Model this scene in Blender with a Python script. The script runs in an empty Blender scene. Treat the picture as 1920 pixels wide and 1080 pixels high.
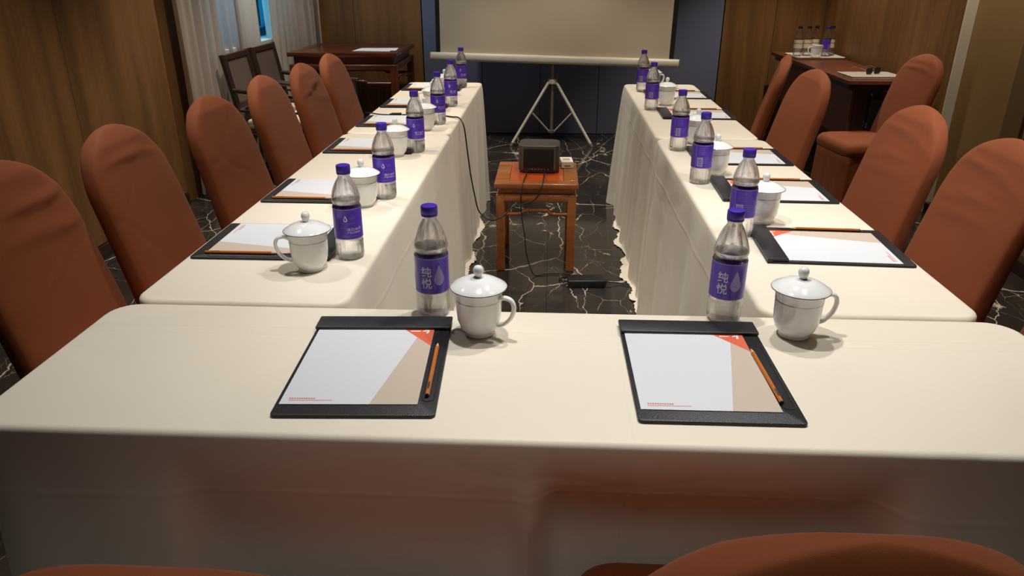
import bpy, bmesh, math, random
from mathutils import Vector, Matrix, noise as mnoise
R = math.radians
PI = math.pi
C = bpy.context.scene.collection
scene = bpy.context.scene
random.seed(7)

# ------------------------------------------------------------------ camera, world, exposure
cam_d = bpy.data.cameras.new('camera'); cam = bpy.data.objects.new('camera', cam_d); C.objects.link(cam)
cam_d.sensor_width = 36.0; cam_d.lens = 36.0 * 1380 / 1920; cam_d.clip_start = 0.02
PITCH, YAW = R(23.394), R(2.932)
fwd = Vector((-math.sin(YAW) * math.cos(PITCH), math.cos(YAW) * math.cos(PITCH), -math.sin(PITCH)))
rgt = Vector((math.cos(YAW), math.sin(YAW), 0)); upv = rgt.cross(fwd)
M = Matrix((rgt, upv, -fwd)).transposed().to_4x4(); M.translation = Vector((0, 0, 1.395))
cam.matrix_world = M
scene.camera = cam
w = bpy.data.worlds.new('sky'); scene.world = w; w.use_nodes = True
w.node_tree.nodes['Background'].inputs[0].default_value = (0.03, 0.40, 0.72, 1)
w.node_tree.nodes['Background'].inputs[1].default_value = 4.5
vs = scene.view_settings
vs.view_transform = 'Standard'; vs.look = 'None'; vs.gamma = 1.0; vs.use_curve_mapping = False; vs.exposure = 0.10
ROOM = dict(x0=-2.34, x1=2.34, y0=-2.2, y1=6.86, h=2.75)
# recessed ceiling spotlights: x, y, watts, colour, cone, what lies below; wall washes and rear fill are added
WARM = (1.0, 0.84, 0.62); NEUT = (1.0, 0.975, 0.94)
DOWNLIGHTS = [(-1.36, 2.10, 38, NEUT, 84, 'the nearest left chairs'), (-0.12, 1.46, 38, NEUT, 64, 'the middle of the foreground table'),
              (0.40, 2.00, 21, NEUT, 70, 'the near end of the right tables'), (0.85, 1.60, 6, NEUT, 84, 'the right end of the foreground table'),
              (-1.28, 2.95, 38, WARM, 84, 'the middle left chairs'), (0.32, 2.95, 30, WARM, 78, 'the middle of the right tables'),
              (-1.28, 4.20, 30, WARM, 84, 'the farthest left chairs'), (0.32, 4.20, 27, WARM, 78, 'the far end of the right tables'),
              (-1.80, 5.00, 42, WARM, 84, 'the cane armchairs, added to brighten the curtains'), (0.0, 5.45, 52, WARM, 84, 'the floor before the projection screen'),  # the armchair lamp is an added wash that brightens the curtains
              (1.80, 5.75, 68, WARM, 84, 'the tray on the folding table, added wall wash'), (1.85, 4.1, 42, WARM, 84, 'the chair by the folding table, added wall wash'),  # both lamps added to wash the right wall
              (-1.45, 5.95, 22, WARM, 84, 'the dark wooden desk, added to lift the back wall'), (1.92, 2.2, 32, WARM, 84, 'the right wall near the nearest chairs, added wall wash'),  # lamps added to brighten the dim back and right walls
              (0.0, -0.45, 0.3, NEUT, 84, 'the floor behind the foreground chairs, added as weak fill')]  # unseen fill lamp, added to light camera-facing surfaces faintly

# ------------------------------------------------------------------ materials
MATS = {}
def nodes_of(name):
    m = bpy.data.materials.new(name); m.use_nodes = True
    nt = m.node_tree; b = nt.nodes['Principled BSDF']
    MATS[name] = m
    return m, nt, b
def N(nt, t, **kw):
    n = nt.nodes.new(t)
    for k, v in kw.items():
        if k in n.inputs: n.inputs[k].default_value = v
        else: setattr(n, k, v)
    return n
def srgb(r, g, b):
    f = lambda c: (c / 255 / 12.92) if c / 255 <= 0.04045 else ((c / 255 + 0.055) / 1.055) ** 2.4
    return (f(r), f(g), f(b), 1)
def plain(name, col, rough=0.5, metal=0.0, bump=0.0, bscale=200.0, spec=0.5, coat=0.0, var=0.06):
    m, nt, b = nodes_of(name)
    tc = N(nt, 'ShaderNodeTexCoord')
    nz = N(nt, 'ShaderNodeTexNoise', Scale=6.0, Detail=4.0)
    nt.links.new(tc.outputs['Object'], nz.inputs['Vector'])
    hs = N(nt, 'ShaderNodeMapRange'); hs.inputs['To Min'].default_value = 1 - var; hs.inputs['To Max'].default_value = 1 + var
    nt.links.new(nz.outputs['Fac'], hs.inputs['Value'])
    mx = N(nt, 'ShaderNodeVectorMath', operation='SCALE'); mx.inputs[0].default_value = col[:3]
    nt.links.new(hs.outputs['Result'], mx.inputs['Scale'])
    nt.links.new(mx.outputs['Vector'], b.inputs['Base Color'])
    b.inputs['Roughness'].default_value = rough; b.inputs['Metallic'].default_value = metal
    b.inputs['Specular IOR Level'].default_value = spec; b.inputs['Coat Weight'].default_value = coat
    if bump:
        n2 = N(nt, 'ShaderNodeTexNoise', Scale=bscale, Detail=2.0)
        nt.links.new(tc.outputs['Object'], n2.inputs['Vector'])
        bp = N(nt, 'ShaderNodeBump', Strength=bump, Distance=0.002)
        nt.links.new(n2.outputs['Fac'], bp.inputs['Height']); nt.links.new(bp.outputs['Normal'], b.inputs['Normal'])
    return m
def ramp(nt, stops):
    r = nt.nodes.new('ShaderNodeValToRGB'); cr = r.color_ramp
    cr.elements[0].position, cr.elements[0].color = stops[0]
    cr.elements[1].position, cr.elements[1].color = stops[-1]
    for p, c in stops[1:-1]:
        e = cr.elements.new(p); e.color = c
    return r
def wood(name, c1, c2, scale=(14, 14, 0.9), rough=0.45, coat=0.0, spec=0.4):
    m, nt, b = nodes_of(name)
    tc = N(nt, 'ShaderNodeTexCoord'); mp = N(nt, 'ShaderNodeMapping'); mp.inputs['Scale'].default_value = scale
    nt.links.new(tc.outputs['Object'], mp.inputs['Vector'])
    nz = N(nt, 'ShaderNodeTexNoise', Scale=1.0, Detail=6.0, Roughness=0.62, Distortion=0.4)
    nt.links.new(mp.outputs['Vector'], nz.inputs['Vector'])
    rp = ramp(nt, [(0.3, c1), (0.7, c2)])
    nt.links.new(nz.outputs['Fac'], rp.inputs['Fac']); nt.links.new(rp.outputs['Color'], b.inputs['Base Color'])
    n2 = N(nt, 'ShaderNodeTexNoise', Scale=6.0, Detail=3.0); nt.links.new(mp.outputs['Vector'], n2.inputs['Vector'])
    bp = N(nt, 'ShaderNodeBump', Strength=0.08, Distance=0.002)
    nt.links.new(n2.outputs['Fac'], bp.inputs['Height']); nt.links.new(bp.outputs['Normal'], b.inputs['Normal'])
    b.inputs['Roughness'].default_value = rough; b.inputs['Coat Weight'].default_value = coat; b.inputs['Coat Roughness'].default_value = 0.15
    b.inputs['Specular IOR Level'].default_value = spec
    return m
def marble():
    m, nt, b = nodes_of('black_marble')
    g = N(nt, 'ShaderNodeNewGeometry')
    base = N(nt, 'ShaderNodeTexNoise', Scale=2.2, Detail=6.0, Roughness=0.6)
    nt.links.new(g.outputs['Position'], base.inputs['Vector'])
    r0 = ramp(nt, [(0.3, srgb(34, 31, 31)), (0.7, srgb(60, 54, 50))])
    nt.links.new(base.outputs['Fac'], r0.inputs['Fac'])
    col = r0.outputs['Color']
    # warp the lookup so that the veins wander
    wp = N(nt, 'ShaderNodeTexNoise', Scale=3.0, Detail=5.0, Roughness=0.6)
    nt.links.new(g.outputs['Position'], wp.inputs['Vector'])
    sub = N(nt, 'ShaderNodeVectorMath', operation='SUBTRACT'); sub.inputs[1].default_value = (0.5, 0.5, 0.5)
    nt.links.new(wp.outputs['Color'], sub.inputs[0])
    def veins(scale, warp, width, strength, rot, stretch, seed, mask_scale, mlo, mhi):
        nonlocal col
        sc = N(nt, 'ShaderNodeVectorMath', operation='SCALE'); sc.inputs['Scale'].default_value = warp
        nt.links.new(sub.outputs['Vector'], sc.inputs[0])
        ad = N(nt, 'ShaderNodeVectorMath', operation='ADD'); nt.links.new(g.outputs['Position'], ad.inputs[0]); nt.links.new(sc.outputs['Vector'], ad.inputs[1])
        mp = N(nt, 'ShaderNodeMapping'); mp.inputs['Rotation'].default_value = (0, 0, rot); mp.inputs['Scale'].default_value = stretch; mp.inputs['Location'].default_value = (seed, seed * 1.7, 0)
        nt.links.new(ad.outputs['Vector'], mp.inputs['Vector'])
        v = N(nt, 'ShaderNodeTexVoronoi', feature='DISTANCE_TO_EDGE', Scale=scale); v.voronoi_dimensions = '2D'
        nt.links.new(mp.outputs['Vector'], v.inputs['Vector'])
        mk = N(nt, 'ShaderNodeTexNoise', Scale=mask_scale, Detail=5.0, Roughness=0.65)
        ofs = N(nt, 'ShaderNodeVectorMath', operation='ADD'); ofs.inputs[1].default_value = (seed, seed, seed); nt.links.new(g.outputs['Position'], ofs.inputs[0]); nt.links.new(ofs.outputs['Vector'], mk.inputs['Vector'])
        mr = N(nt, 'ShaderNodeMapRange'); mr.inputs['From Min'].default_value = mlo; mr.inputs['From Max'].default_value = mhi
        nt.links.new(mk.outputs['Fac'], mr.inputs['Value'])
        wd = N(nt, 'ShaderNodeMath', operation='MULTIPLY'); wd.inputs[1].default_value = width; nt.links.new(mr.outputs['Result'], wd.inputs[0])
        cmp = N(nt, 'ShaderNodeMath', operation='SUBTRACT'); nt.links.new(wd.outputs[0], cmp.inputs[0]); nt.links.new(v.outputs['Distance'], cmp.inputs[1])
        sm = N(nt, 'ShaderNodeMapRange'); sm.inputs['From Min'].default_value = 0; sm.inputs['From Max'].default_value = width * 0.5; sm.inputs['To Max'].default_value = strength
        nt.links.new(cmp.outputs[0], sm.inputs['Value'])
        mx = N(nt, 'ShaderNodeMix', data_type='RGBA'); nt.links.new(sm.outputs['Result'], mx.inputs['Factor'])
        nt.links.new(col, mx.inputs['A']); mx.inputs['B'].default_value = srgb(205, 190, 170)
        col = mx.outputs['Result']
    veins(1.9, 0.16, 0.0075, 0.9, 0.75, (1.0, 0.42, 1), 3.1, 2.2, 0.30, 0.52)
    veins(2.6, 0.20, 0.0065, 0.8, -0.55, (1.0, 0.38, 1), 6.6, 2.6, 0.36, 0.56)
    veins(5.0, 0.16, 0.008, 0.55, 0.45, (1, 0.5, 1), 8.4, 3.2, 0.40, 0.60)
    veins(1.25, 0.34, 0.038, 0.95, 0.85, (1, 0.45, 1), 5.2, 6.0, 0.50, 0.66)
    veins(10.0, 0.12, 0.012, 0.35, 0.2, (1, 0.6, 1), 1.4, 3.0, 0.5, 0.66)
    nt.links.new(col, b.inputs['Base Color'])
    b.inputs['Roughness'].default_value = 0.09; b.inputs['Specular IOR Level'].default_value = 0.5
    return m
def cloth(name, col, sheen=0.2, rough=0.5, crease=0.25, crease_scale=2.2, weave=0.1, wrinkle=0.0):
    m, nt, b = nodes_of(name)
    g = N(nt, 'ShaderNodeNewGeometry'); tc = N(nt, 'ShaderNodeTexCoord')
    wp = N(nt, 'ShaderNodeTexNoise', Scale=2.0, Detail=3.0); nt.links.new(g.outputs['Position'], wp.inputs['Vector'])
    mixv = N(nt, 'ShaderNodeMix', data_type='VECTOR'); mixv.inputs['Factor'].default_value = 0.25
    nt.links.new(g.outputs['Position'], mixv.inputs['A']); nt.links.new(wp.outputs['Color'], mixv.inputs['B'])
    v = N(nt, 'ShaderNodeTexVoronoi', feature='DISTANCE_TO_EDGE', Scale=crease_scale)
    nt.links.new(mixv.outputs['Result'], v.inputs['Vector'])
    mr = N(nt, 'ShaderNodeMapRange'); mr.inputs['From Max'].default_value = 0.05
    nt.links.new(v.outputs['Distance'], mr.inputs['Value'])
    b1 = N(nt, 'ShaderNodeBump', Strength=crease, Distance=0.004); nt.links.new(mr.outputs['Result'], b1.inputs['Height'])
    soft = N(nt, 'ShaderNodeTexNoise', Scale=3.5, Detail=2.0); nt.links.new(g.outputs['Position'], soft.inputs['Vector'])
    b2 = N(nt, 'ShaderNodeBump', Strength=0.25, Distance=0.03 if wrinkle else 0.015); nt.links.new(soft.outputs['Fac'], b2.inputs['Height']); nt.links.new(b1.outputs['Normal'], b2.inputs['Normal'])
    wv = N(nt, 'ShaderNodeTexNoise', Scale=900.0, Detail=1.0); nt.links.new(tc.outputs['Object'], wv.inputs['Vector'])
    b3 = N(nt, 'ShaderNodeBump', Strength=weave, Distance=0.001); nt.links.new(wv.outputs['Fac'], b3.inputs['Height']); nt.links.new(b2.outputs['Normal'], b3.inputs['Normal'])
    nrm = b3.outputs['Normal']
    if not wrinkle:
        sx = N(nt, 'ShaderNodeSeparateXYZ'); nt.links.new(mixv.outputs['Result'], sx.inputs[0])
        sp = N(nt, 'ShaderNodeSeparateXYZ'); nt.links.new(g.outputs['Position'], sp.inputs[0])
        for ax, at, wd in (('Y', 1.238, 0.004), ('Y', 1.268, 0.003), ('Z', 0.628, 0.012), ('X', 0.135, 0.003)):
            d = N(nt, 'ShaderNodeMath', operation='SUBTRACT'); d.inputs[1].default_value = at
            nt.links.new(sp.outputs[ax], d.inputs[0])
            ab = N(nt, 'ShaderNodeMath', operation='ABSOLUTE'); nt.links.new(d.outputs[0], ab.inputs[0])
            m2 = N(nt, 'ShaderNodeMapRange'); m2.interpolation_type = 'SMOOTHSTEP'; m2.inputs['From Max'].default_value = wd; m2.inputs['To Min'].default_value = 1; m2.inputs['To Max'].default_value = 0
            nt.links.new(ab.outputs[0], m2.inputs['Value'])
            bb = N(nt, 'ShaderNodeBump', Strength=0.22, Distance=0.002); nt.links.new(m2.outputs['Result'], bb.inputs['Height']); nt.links.new(nrm, bb.inputs['Normal']); nrm = bb.outputs['Normal']
    nt.links.new(nrm, b.inputs['Normal'])
    hs = N(nt, 'ShaderNodeMapRange'); hs.inputs['To Min'].default_value = 0.94; hs.inputs['To Max'].default_value = 1.05; nt.links.new(soft.outputs['Fac'], hs.inputs['Value'])
    mx = N(nt, 'ShaderNodeVectorMath', operation='SCALE'); mx.inputs[0].default_value = col[:3]; nt.links.new(hs.outputs['Result'], mx.inputs['Scale'])
    nt.links.new(mx.outputs['Vector'], b.inputs['Base Color'])
    b.inputs['Roughness'].default_value = rough; b.inputs['Sheen Weight'].default_value = sheen; b.inputs['Specular IOR Level'].default_value = 0.25
    return m
def sheer(name, col, trans):
    m, nt, b = nodes_of(name)
    out = nt.nodes['Material Output']
    tc = N(nt, 'ShaderNodeTexCoord'); wv = N(nt, 'ShaderNodeTexNoise', Scale=120.0); nt.links.new(tc.outputs['Object'], wv.inputs['Vector'])
    bp = N(nt, 'ShaderNodeBump', Strength=0.1, Distance=0.001); nt.links.new(wv.outputs['Fac'], bp.inputs['Height']); nt.links.new(bp.outputs['Normal'], b.inputs['Normal'])
    b.inputs['Base Color'].default_value = col; b.inputs['Roughness'].default_value = 0.8; b.inputs['Specular IOR Level'].default_value = 0.1
    tl = N(nt, 'ShaderNodeBsdfTranslucent'); tl.inputs['Color'].default_value = col
    mx = N(nt, 'ShaderNodeMixShader'); mx.inputs[0].default_value = trans
    nt.links.new(b.outputs[0], mx.inputs[1]); nt.links.new(tl.outputs[0], mx.inputs[2]); nt.links.new(mx.outputs[0], out.inputs['Surface'])
    return m
def thin_plastic():
    # moulded clear plastic: a refracting wall, part of the light passes straight through
    m, nt, b = nodes_of('clear_plastic'); out = nt.nodes['Material Output']
    tr = N(nt, 'ShaderNodeBsdfTransparent'); tr.inputs['Color'].default_value = (0.99, 0.99, 0.995, 1)
    gl = N(nt, 'ShaderNodeBsdfGlass'); gl.inputs['Roughness'].default_value = 0.0; gl.inputs['IOR'].default_value = 1.5
    mx = N(nt, 'ShaderNodeMixShader'); mx.inputs[0].default_value = 0.35
    nt.links.new(gl.outputs[0], mx.inputs[1]); nt.links.new(tr.outputs[0], mx.inputs[2]); nt.links.new(mx.outputs[0], out.inputs['Surface'])
    return m
def water_mat():
    m, nt, b = nodes_of('water'); out = nt.nodes['Material Output']
    gl = N(nt, 'ShaderNodeBsdfGlass'); gl.inputs['IOR'].default_value = 1.33; gl.inputs['Roughness'].default_value = 0.0
    tr = N(nt, 'ShaderNodeBsdfTransparent')
    mx = N(nt, 'ShaderNodeMixShader'); mx.inputs[0].default_value = 0.30
    nt.links.new(gl.outputs[0], mx.inputs[1]); nt.links.new(tr.outputs[0], mx.inputs[2]); nt.links.new(mx.outputs[0], out.inputs['Surface'])
    return m
def glass_pane():
    m, nt, b = nodes_of('window_glass'); out = nt.nodes['Material Output']
    tr = N(nt, 'ShaderNodeBsdfTransparent'); tr.inputs['Color'].default_value = (0.9, 0.95, 0.97, 1)
    gl = N(nt, 'ShaderNodeBsdfGlossy'); gl.inputs['Roughness'].default_value = 0.02
    mx = N(nt, 'ShaderNodeMixShader'); mx.inputs[0].default_value = 0.08
    nt.links.new(tr.outputs[0], mx.inputs[1]); nt.links.new(gl.outputs[0], mx.inputs[2]); nt.links.new(mx.outputs[0], out.inputs['Surface'])
    return m
def emit(name, col, s):
    m, nt, b = nodes_of(name)
    b.inputs['Emission Color'].default_value = col; b.inputs['Emission Strength'].default_value = s
    return m

marble()
wood('wall_wood', srgb(104, 72, 38), srgb(146, 104, 62), scale=(9, 9, 0.5), rough=0.5)
wood('dark_wood', srgb(58, 24, 14), srgb(100, 44, 22), scale=(3, 22, 22), rough=0.3, coat=0.4)
wood('stool_wood', srgb(130, 72, 30), srgb(164, 96, 46), scale=(5, 26, 26), rough=0.32, coat=0.35)
wood('stool_panel', srgb(164, 68, 24), srgb(192, 84, 34), scale=(4, 22, 22), rough=0.25, coat=0.4)
wood('chair_dark_wood', srgb(40, 26, 22), srgb(62, 40, 32), scale=(20, 20, 3), rough=0.35, coat=0.3)
wood('laminate', srgb(96, 52, 34), srgb(124, 70, 44), scale=(24, 2, 24), rough=0.4, coat=0.1)
plain('rear_wall_paint', srgb(78, 64, 50), 0.8)
plain('khaki_wallpaper', srgb(150, 118, 70), 0.75, bump=0.2, bscale=400, var=0.03)
plain('khaki_trim', srgb(118, 92, 56), 0.6)
plain('pale_edge_trim', srgb(232, 222, 200), 0.45)
plain('navy_fabric', srgb(116, 122, 146), 0.85, bump=0.25, bscale=700, spec=0.2)
plain('dark_backing', srgb(18, 17, 20), 0.8)
plain('ceiling_paint', srgb(126, 119, 110), 0.9)
cloth('tablecloth_satin', srgb(236, 226, 208), sheen=0.15, rough=0.42, crease=0.22, crease_scale=1.7, weave=0.05)
cloth('rust_spandex', srgb(142, 76, 42), sheen=0.05, rough=0.75, crease=0.12, crease_scale=3.0, weave=0.25, wrinkle=1)
sheer('curtain_fabric', srgb(224, 212, 200), 0.35)
sheer('sheer_curtain', srgb(214, 208, 206), 0.42)
thin_plastic(); water_mat(); glass_pane()
plain('cap_purple', srgb(70, 42, 168), 0.35, var=0.02)
plain('label_purple', srgb(84, 42, 190), 0.32, var=0.03, coat=0.2)
plain('label_lilac', srgb(138, 108, 206), 0.35)
plain('label_print', srgb(228, 222, 242), 0.4)
plain('label_faint', srgb(130, 104, 214), 0.4)
plain('label_drop', srgb(172, 156, 220), 0.35, var=0.25)
plain('barcode_ink', srgb(96, 90, 120), 0.5)
plain('cream_label', srgb(225, 212, 186), 0.5)
plain('gold_print', srgb(150, 108, 60), 0.4)
plain('dark_cap', srgb(40, 32, 40), 0.4)
plain('porcelain', srgb(244, 244, 243), 0.12, var=0.01, coat=0.5)
plain('silver_line', srgb(150, 146, 138), 0.25, metal=0.9)
plain('black_leather', srgb(34, 34, 38), 0.42, bump=0.35, bscale=500, spec=0.45)
plain('leather_strip', srgb(40, 40, 44), 0.40, bump=0.35, bscale=500, spec=0.5)
plain('paper', srgb(212, 215, 220), 0.7, var=0.01)
plain('print_orange', srgb(218, 98, 66), 0.6, var=0.02)
plain('print_beige', srgb(196, 179, 164), 0.65, var=0.02)
plain('print_red', srgb(200, 120, 116), 0.6)
plain('print_white', srgb(245, 236, 230), 0.6)
plain('pencil_wood', srgb(190, 108, 34), 0.4, var=0.1)
plain('pencil_tip', srgb(214, 178, 130), 0.7)
plain('graphite', srgb(40, 40, 42), 0.4)
plain('black_plastic', srgb(22, 22, 24), 0.38)
plain('projector_grey', srgb(66, 60, 54), 0.45, bump=0.15, bscale=800)
plain('projector_side', srgb(84, 76, 68), 0.4)
plain('grille_black', srgb(8, 8, 9), 0.5)
plain('port_metal', srgb(170, 165, 150), 0.3, metal=0.8)
plain('cable_black', srgb(20, 19, 20), 0.45)
plain('white_metal', srgb(220, 212, 194), 0.38)
plain('grey_metal', srgb(150, 142, 130), 0.35, metal=0.5)
plain('screen_fabric', srgb(205, 190, 166), 0.9, var=0.02)
plain('screen_black', srgb(14, 13, 14), 0.8)
plain('cushion_cream', srgb(216, 204, 184), 0.85, bump=0.15)
plain('woven_cane', srgb(92, 76, 68), 0.8, bump=0.8, bscale=160)
plain('steel_black', srgb(26, 25, 26), 0.4)
plain('white_tray', srgb(226, 222, 212), 0.4)
plain('folder_grey', srgb(186, 176, 162), 0.5)
plain('sill_white', srgb(214, 208, 198), 0.5)
plain('window_frame_blue', srgb(50, 84, 110), 0.5)
plain('cardboard_white', srgb(232, 222, 208), 0.6)
emit('lamp_glow', (1, 0.9, 0.75, 1), 6.0)
MT = MATS

# ------------------------------------------------------------------ mesh helpers
class MB:
    def __init__(s): s.v = []; s.f = []
    def add(s, vs, fs):
        o = len(s.v); s.v += [tuple(p) for p in vs]; s.f += [tuple(i + o for i in f) for f in fs]; return s
    def box(s, c, d, bev=0.0, seg=2, mat=None):
        bm = bmesh.new(); bmesh.ops.create_cube(bm, size=1)
        for v in bm.verts: v.co = Vector((v.co.x * d[0], v.co.y * d[1], v.co.z * d[2]))
        if bev: bmesh.ops.bevel(bm, geom=list(bm.edges), offset=bev, segments=seg, profile=0.5, affect='EDGES')
        T = mat if mat is not None else Matrix.Identity(4)
        bm.verts.ensure_lookup_table(); bm.verts.index_update()
        s.add([T @ (v.co + Vector(c)) for v in bm.verts], [[v.index for v in f.verts] for f in bm.faces]); bm.free(); return s
    def rings(s, rings, cap0=True, cap1=True, closed=True):
        n = len(rings[0]); vs = [p for r in rings for p in r]; fs = []
        for i in range(len(rings) - 1):
            for j in range(n if closed else n - 1):
                k = (j + 1) % n
                fs.append((i * n + j, i * n + k, (i + 1) * n + k, (i + 1) * n + j))
        if cap0: fs.append(tuple(range(n - 1, -1, -1)))
        if cap1: fs.append(tuple((len(rings) - 1) * n + j for j in range(n)))
        return s.add(vs, fs)
    def lathe(s, prof, n=32, c=(0, 0, 0), cap0=True, cap1=True):
        return s.rings([[(c[0] + r * math.cos(2 * PI * j / n), c[1] + r * math.sin(2 * PI * j / n), c[2] + z) for j in range(n)] for r, z in prof], cap0, cap1)
    def tube(s, pts, r, n=8, caps=True):
        pts = [Vector(p) for p in pts]; rings = []
        up = Vector((0, 0, 1)); prev = None
        for i, p in enumerate(pts):
            t = (pts[min(i + 1, len(pts) - 1)] - pts[max(i - 1, 0)]).normalized()
            if prev is None:
                a = t.cross(up if abs(t.z) < 0.9 else Vector((1, 0, 0))).normalized()
            else:
                a = (prev - t * prev.dot(t)).normalized()
            prev = a; bb = t.cross(a)
            rr = r[i] if isinstance(r, (list, tuple)) else r
            rings.append([p + (a * math.cos(2 * PI * j / n) + bb * math.sin(2 * PI * j / n)) * rr for j in range(n)])
        return s.rings(rings, caps, caps)
    def prism(s, outline, z0, z1, bev=0.0):
        if not bev:
            return s.rings([[(x, y, z0) for x, y in outline], [(x, y, z1) for x, y in outline]])
        cx = sum(p[0] for p in outline) / len(outline); cy = sum(p[1] for p in outline) / len(outline)
        def ins(d):
            o = []
            n = len(outline)
            for i in range(n):
                a = Vector(outline[i - 1]); b_ = Vector(outline[(i + 1) % n]); t = (b_ - a).normalized(); nn = Vector((t.y, -t.x))
                p = Vector(outline[i]) - nn * d; o.append((p.x, p.y))
            return o
        i1 = ins(bev)
        return s.rings([[(x, y, z0) for x, y in outline], [(x, y, z1 - bev) for x, y in outline],
                        [(x, y, z1 - bev * 0.3) for x, y in ins(bev * 0.3)], [(x, y, z1) for x, y in i1]])
    def build(s, name, mat, parent=None, smooth=None, label=None):
        me = bpy.data.meshes.new(name); me.from_pydata(s.v, [], s.f); me.validate()
        bm = bmesh.new(); bm.from_mesh(me); bmesh.ops.recalc_face_normals(bm, faces=bm.faces); bm.to_mesh(me); bm.free()
        if smooth is not None:
            me.shade_smooth(); me.set_sharp_from_angle(angle=R(smooth))
        me.materials.append(MT[mat])
        o = bpy.data.objects.new(name, me); C.objects.link(o)
        if parent: o.parent = parent
        if label: o['label'] = label
        return o
def rrect(x0, x1, y0, y1, r, n=6):
    o = []
    for cx, cy, a0 in ((x1 - r, y1 - r, 0), (x0 + r, y1 - r, 90), (x0 + r, y0 + r, 180), (x1 - r, y0 + r, 270)):
        for k in range(n + 1):
            a = R(a0 + 90 * k / n); o.append((cx + r * math.cos(a), cy + r * math.sin(a)))
    return o
def bez(pts, n=10):
    P = [Vector(p) for p in pts]; out = []
    for i in range(len(P) - 1):
        p0 = P[max(i - 1, 0)]; p1 = P[i]; p2 = P[i + 1]; p3 = P[min(i + 2, len(P) - 1)]
        for k in range(n):
            t = k / n
            out.append(0.5 * ((2 * p1) + (p2 - p0) * t + (2 * p0 - 5 * p1 + 4 * p2 - p3) * t * t + (3 * p1 - p0 - 3 * p2 + p3) * t ** 3))
    out.append(P[-1]); return out
def tag(o, label, cat, group=None):
    o['label'] = label; o['category'] = cat
    if group: o['group'] = group
    return o
def thing(name, label, cat, loc=(0, 0, 0), rotz=0.0, group=None):
    o = bpy.data.objects.new(name, None); C.objects.link(o); o.empty_display_size = 0.05
    o.location = loc; o.rotation_euler = (0, 0, rotz)
    return tag(o, label, cat, group)
def struct(o):
    o['kind'] = 'structure'; return o
def copy_tree(o, parent=None):
    c = o.copy(); C.objects.link(c); c.parent = parent
    for ch in list(o.children): copy_tree(ch, c)
    return c
class Maker:
    """first call places the prototype itself, later calls place copies"""
    def __init__(s, fn): s.fn = fn; s.p = None
    def __call__(s, loc, rotz, label, group=None):
        if s.p is None: s.p = s.fn(); o = s.p
        else: o = copy_tree(s.p)
        o.location = loc; o.rotation_euler = (0, 0, rotz); o['label'] = label
        if group: o['group'] = group
        return o

# ------------------------------------------------------------------ the room
X0, X1, Y0, Y1, H = ROOM['x0'], ROOM['x1'], ROOM['y0'], ROOM['y1'], ROOM['h']
fl = struct(MB().box(((X0 + X1) / 2, (Y0 + Y1) / 2, -0.06), (X1 - X0 + 0.7, Y1 - Y0 + 0.4, 0.10)).build('floor', 'dark_backing'))
TS = 0.8
tile_mesh = None
ny = 0
yy = Y1
while yy > Y0 + 0.01:
    ya = max(yy - TS, Y0)
    xx = -2.4
    while xx < X1 - 0.01:
        a, b_ = max(xx, X0), min(xx + TS, X1)
        full = abs(b_ - a - TS) < 1e-6 and abs(yy - ya - TS) < 1e-6
        if full and tile_mesh:
            t = bpy.data.objects.new('tile', tile_mesh); C.objects.link(t); t.parent = fl
        else:
            t = MB().box((0, 0, -0.005), (b_ - a - 0.0016, yy - ya - 0.0016, 0.010)).build('tile', 'black_marble', fl)
            if full: tile_mesh = t.data
        t.location = ((a + b_) / 2, (yy + ya) / 2, 0)
        xx += TS
    yy = ya
ce = struct(MB().box(((X0 + X1) / 2, (Y0 + Y1) / 2, H + 0.05), (X1 - X0 + 0.7, Y1 - Y0 + 0.4, 0.10)).build('ceiling', 'ceiling_paint'))
# back wall: dark backing, wooden panels left and right, navy fabric panels in the middle
wb = struct(MB().box((0, Y1 + 0.06, H / 2), (X1 - X0 + 0.6, 0.10, H)).build('wall_back', 'dark_backing'))
px = -1.144
for k in range(5):
    MB().box((px + 0.262, Y1 - 0.005, H / 2), (0.520, 0.030, H - 0.004), 0.004).build('fabric_panel', 'navy_fabric', wb)
    px += 0.524
for a, b_ in ((X0, -1.75), (-1.75, -1.150), (1.482, 1.92), (1.92, X1)):
    MB().box(((a + b_) / 2, Y1, H / 2), (b_ - a - 0.002, 0.036, H - 0.004), 0.002).build('wood_panel', 'wall_wood', wb)
# left wall with the window opening
WY0, WY1, WZ0, WZ1 = 4.95, 6.70, 0.88, 2.35
wl = struct(MB().box((X0 - 0.10, (Y0 + WY0) / 2, H / 2), (0.20, WY0 - Y0, H)).build('wall_left', 'wall_wood'))
for nm, a, b_, z0, z1 in (('wall_piece', WY0, WY1, 0, WZ0), ('wall_piece', WY0, WY1, WZ1, H), ('wall_piece', WY1, Y1 + 0.1, 0, H)):
    MB().box((X0 - 0.10, (a + b_) / 2, (z0 + z1) / 2), (0.20, b_ - a, z1 - z0)).build(nm, 'wall_wood', wl)
for k in range(7):
    a = Y0 + k * 0.96; b_ = min(a + 0.957, 4.5)
    MB().box((X0 + 0.006, (a + b_) / 2, H / 2 + 0.035), (0.012, b_ - a, H - 0.078), 0.002).build('wood_panel', 'wall_wood', wl)
struct(MB().box((X0 + 0.010, (Y0 + 4.5) / 2, 0.035), (0.020, 4.5 - Y0, 0.07), 0.003).build('baseboard_left', 'chair_dark_wood'))
wn = bpy.data.objects.new('window_1', None); C.objects.link(wn); struct(wn); wn.location = (X0 - 0.14, (WY0 + WY1) / 2, WZ0)
wc = (WY0 + WY1) / 2
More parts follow.
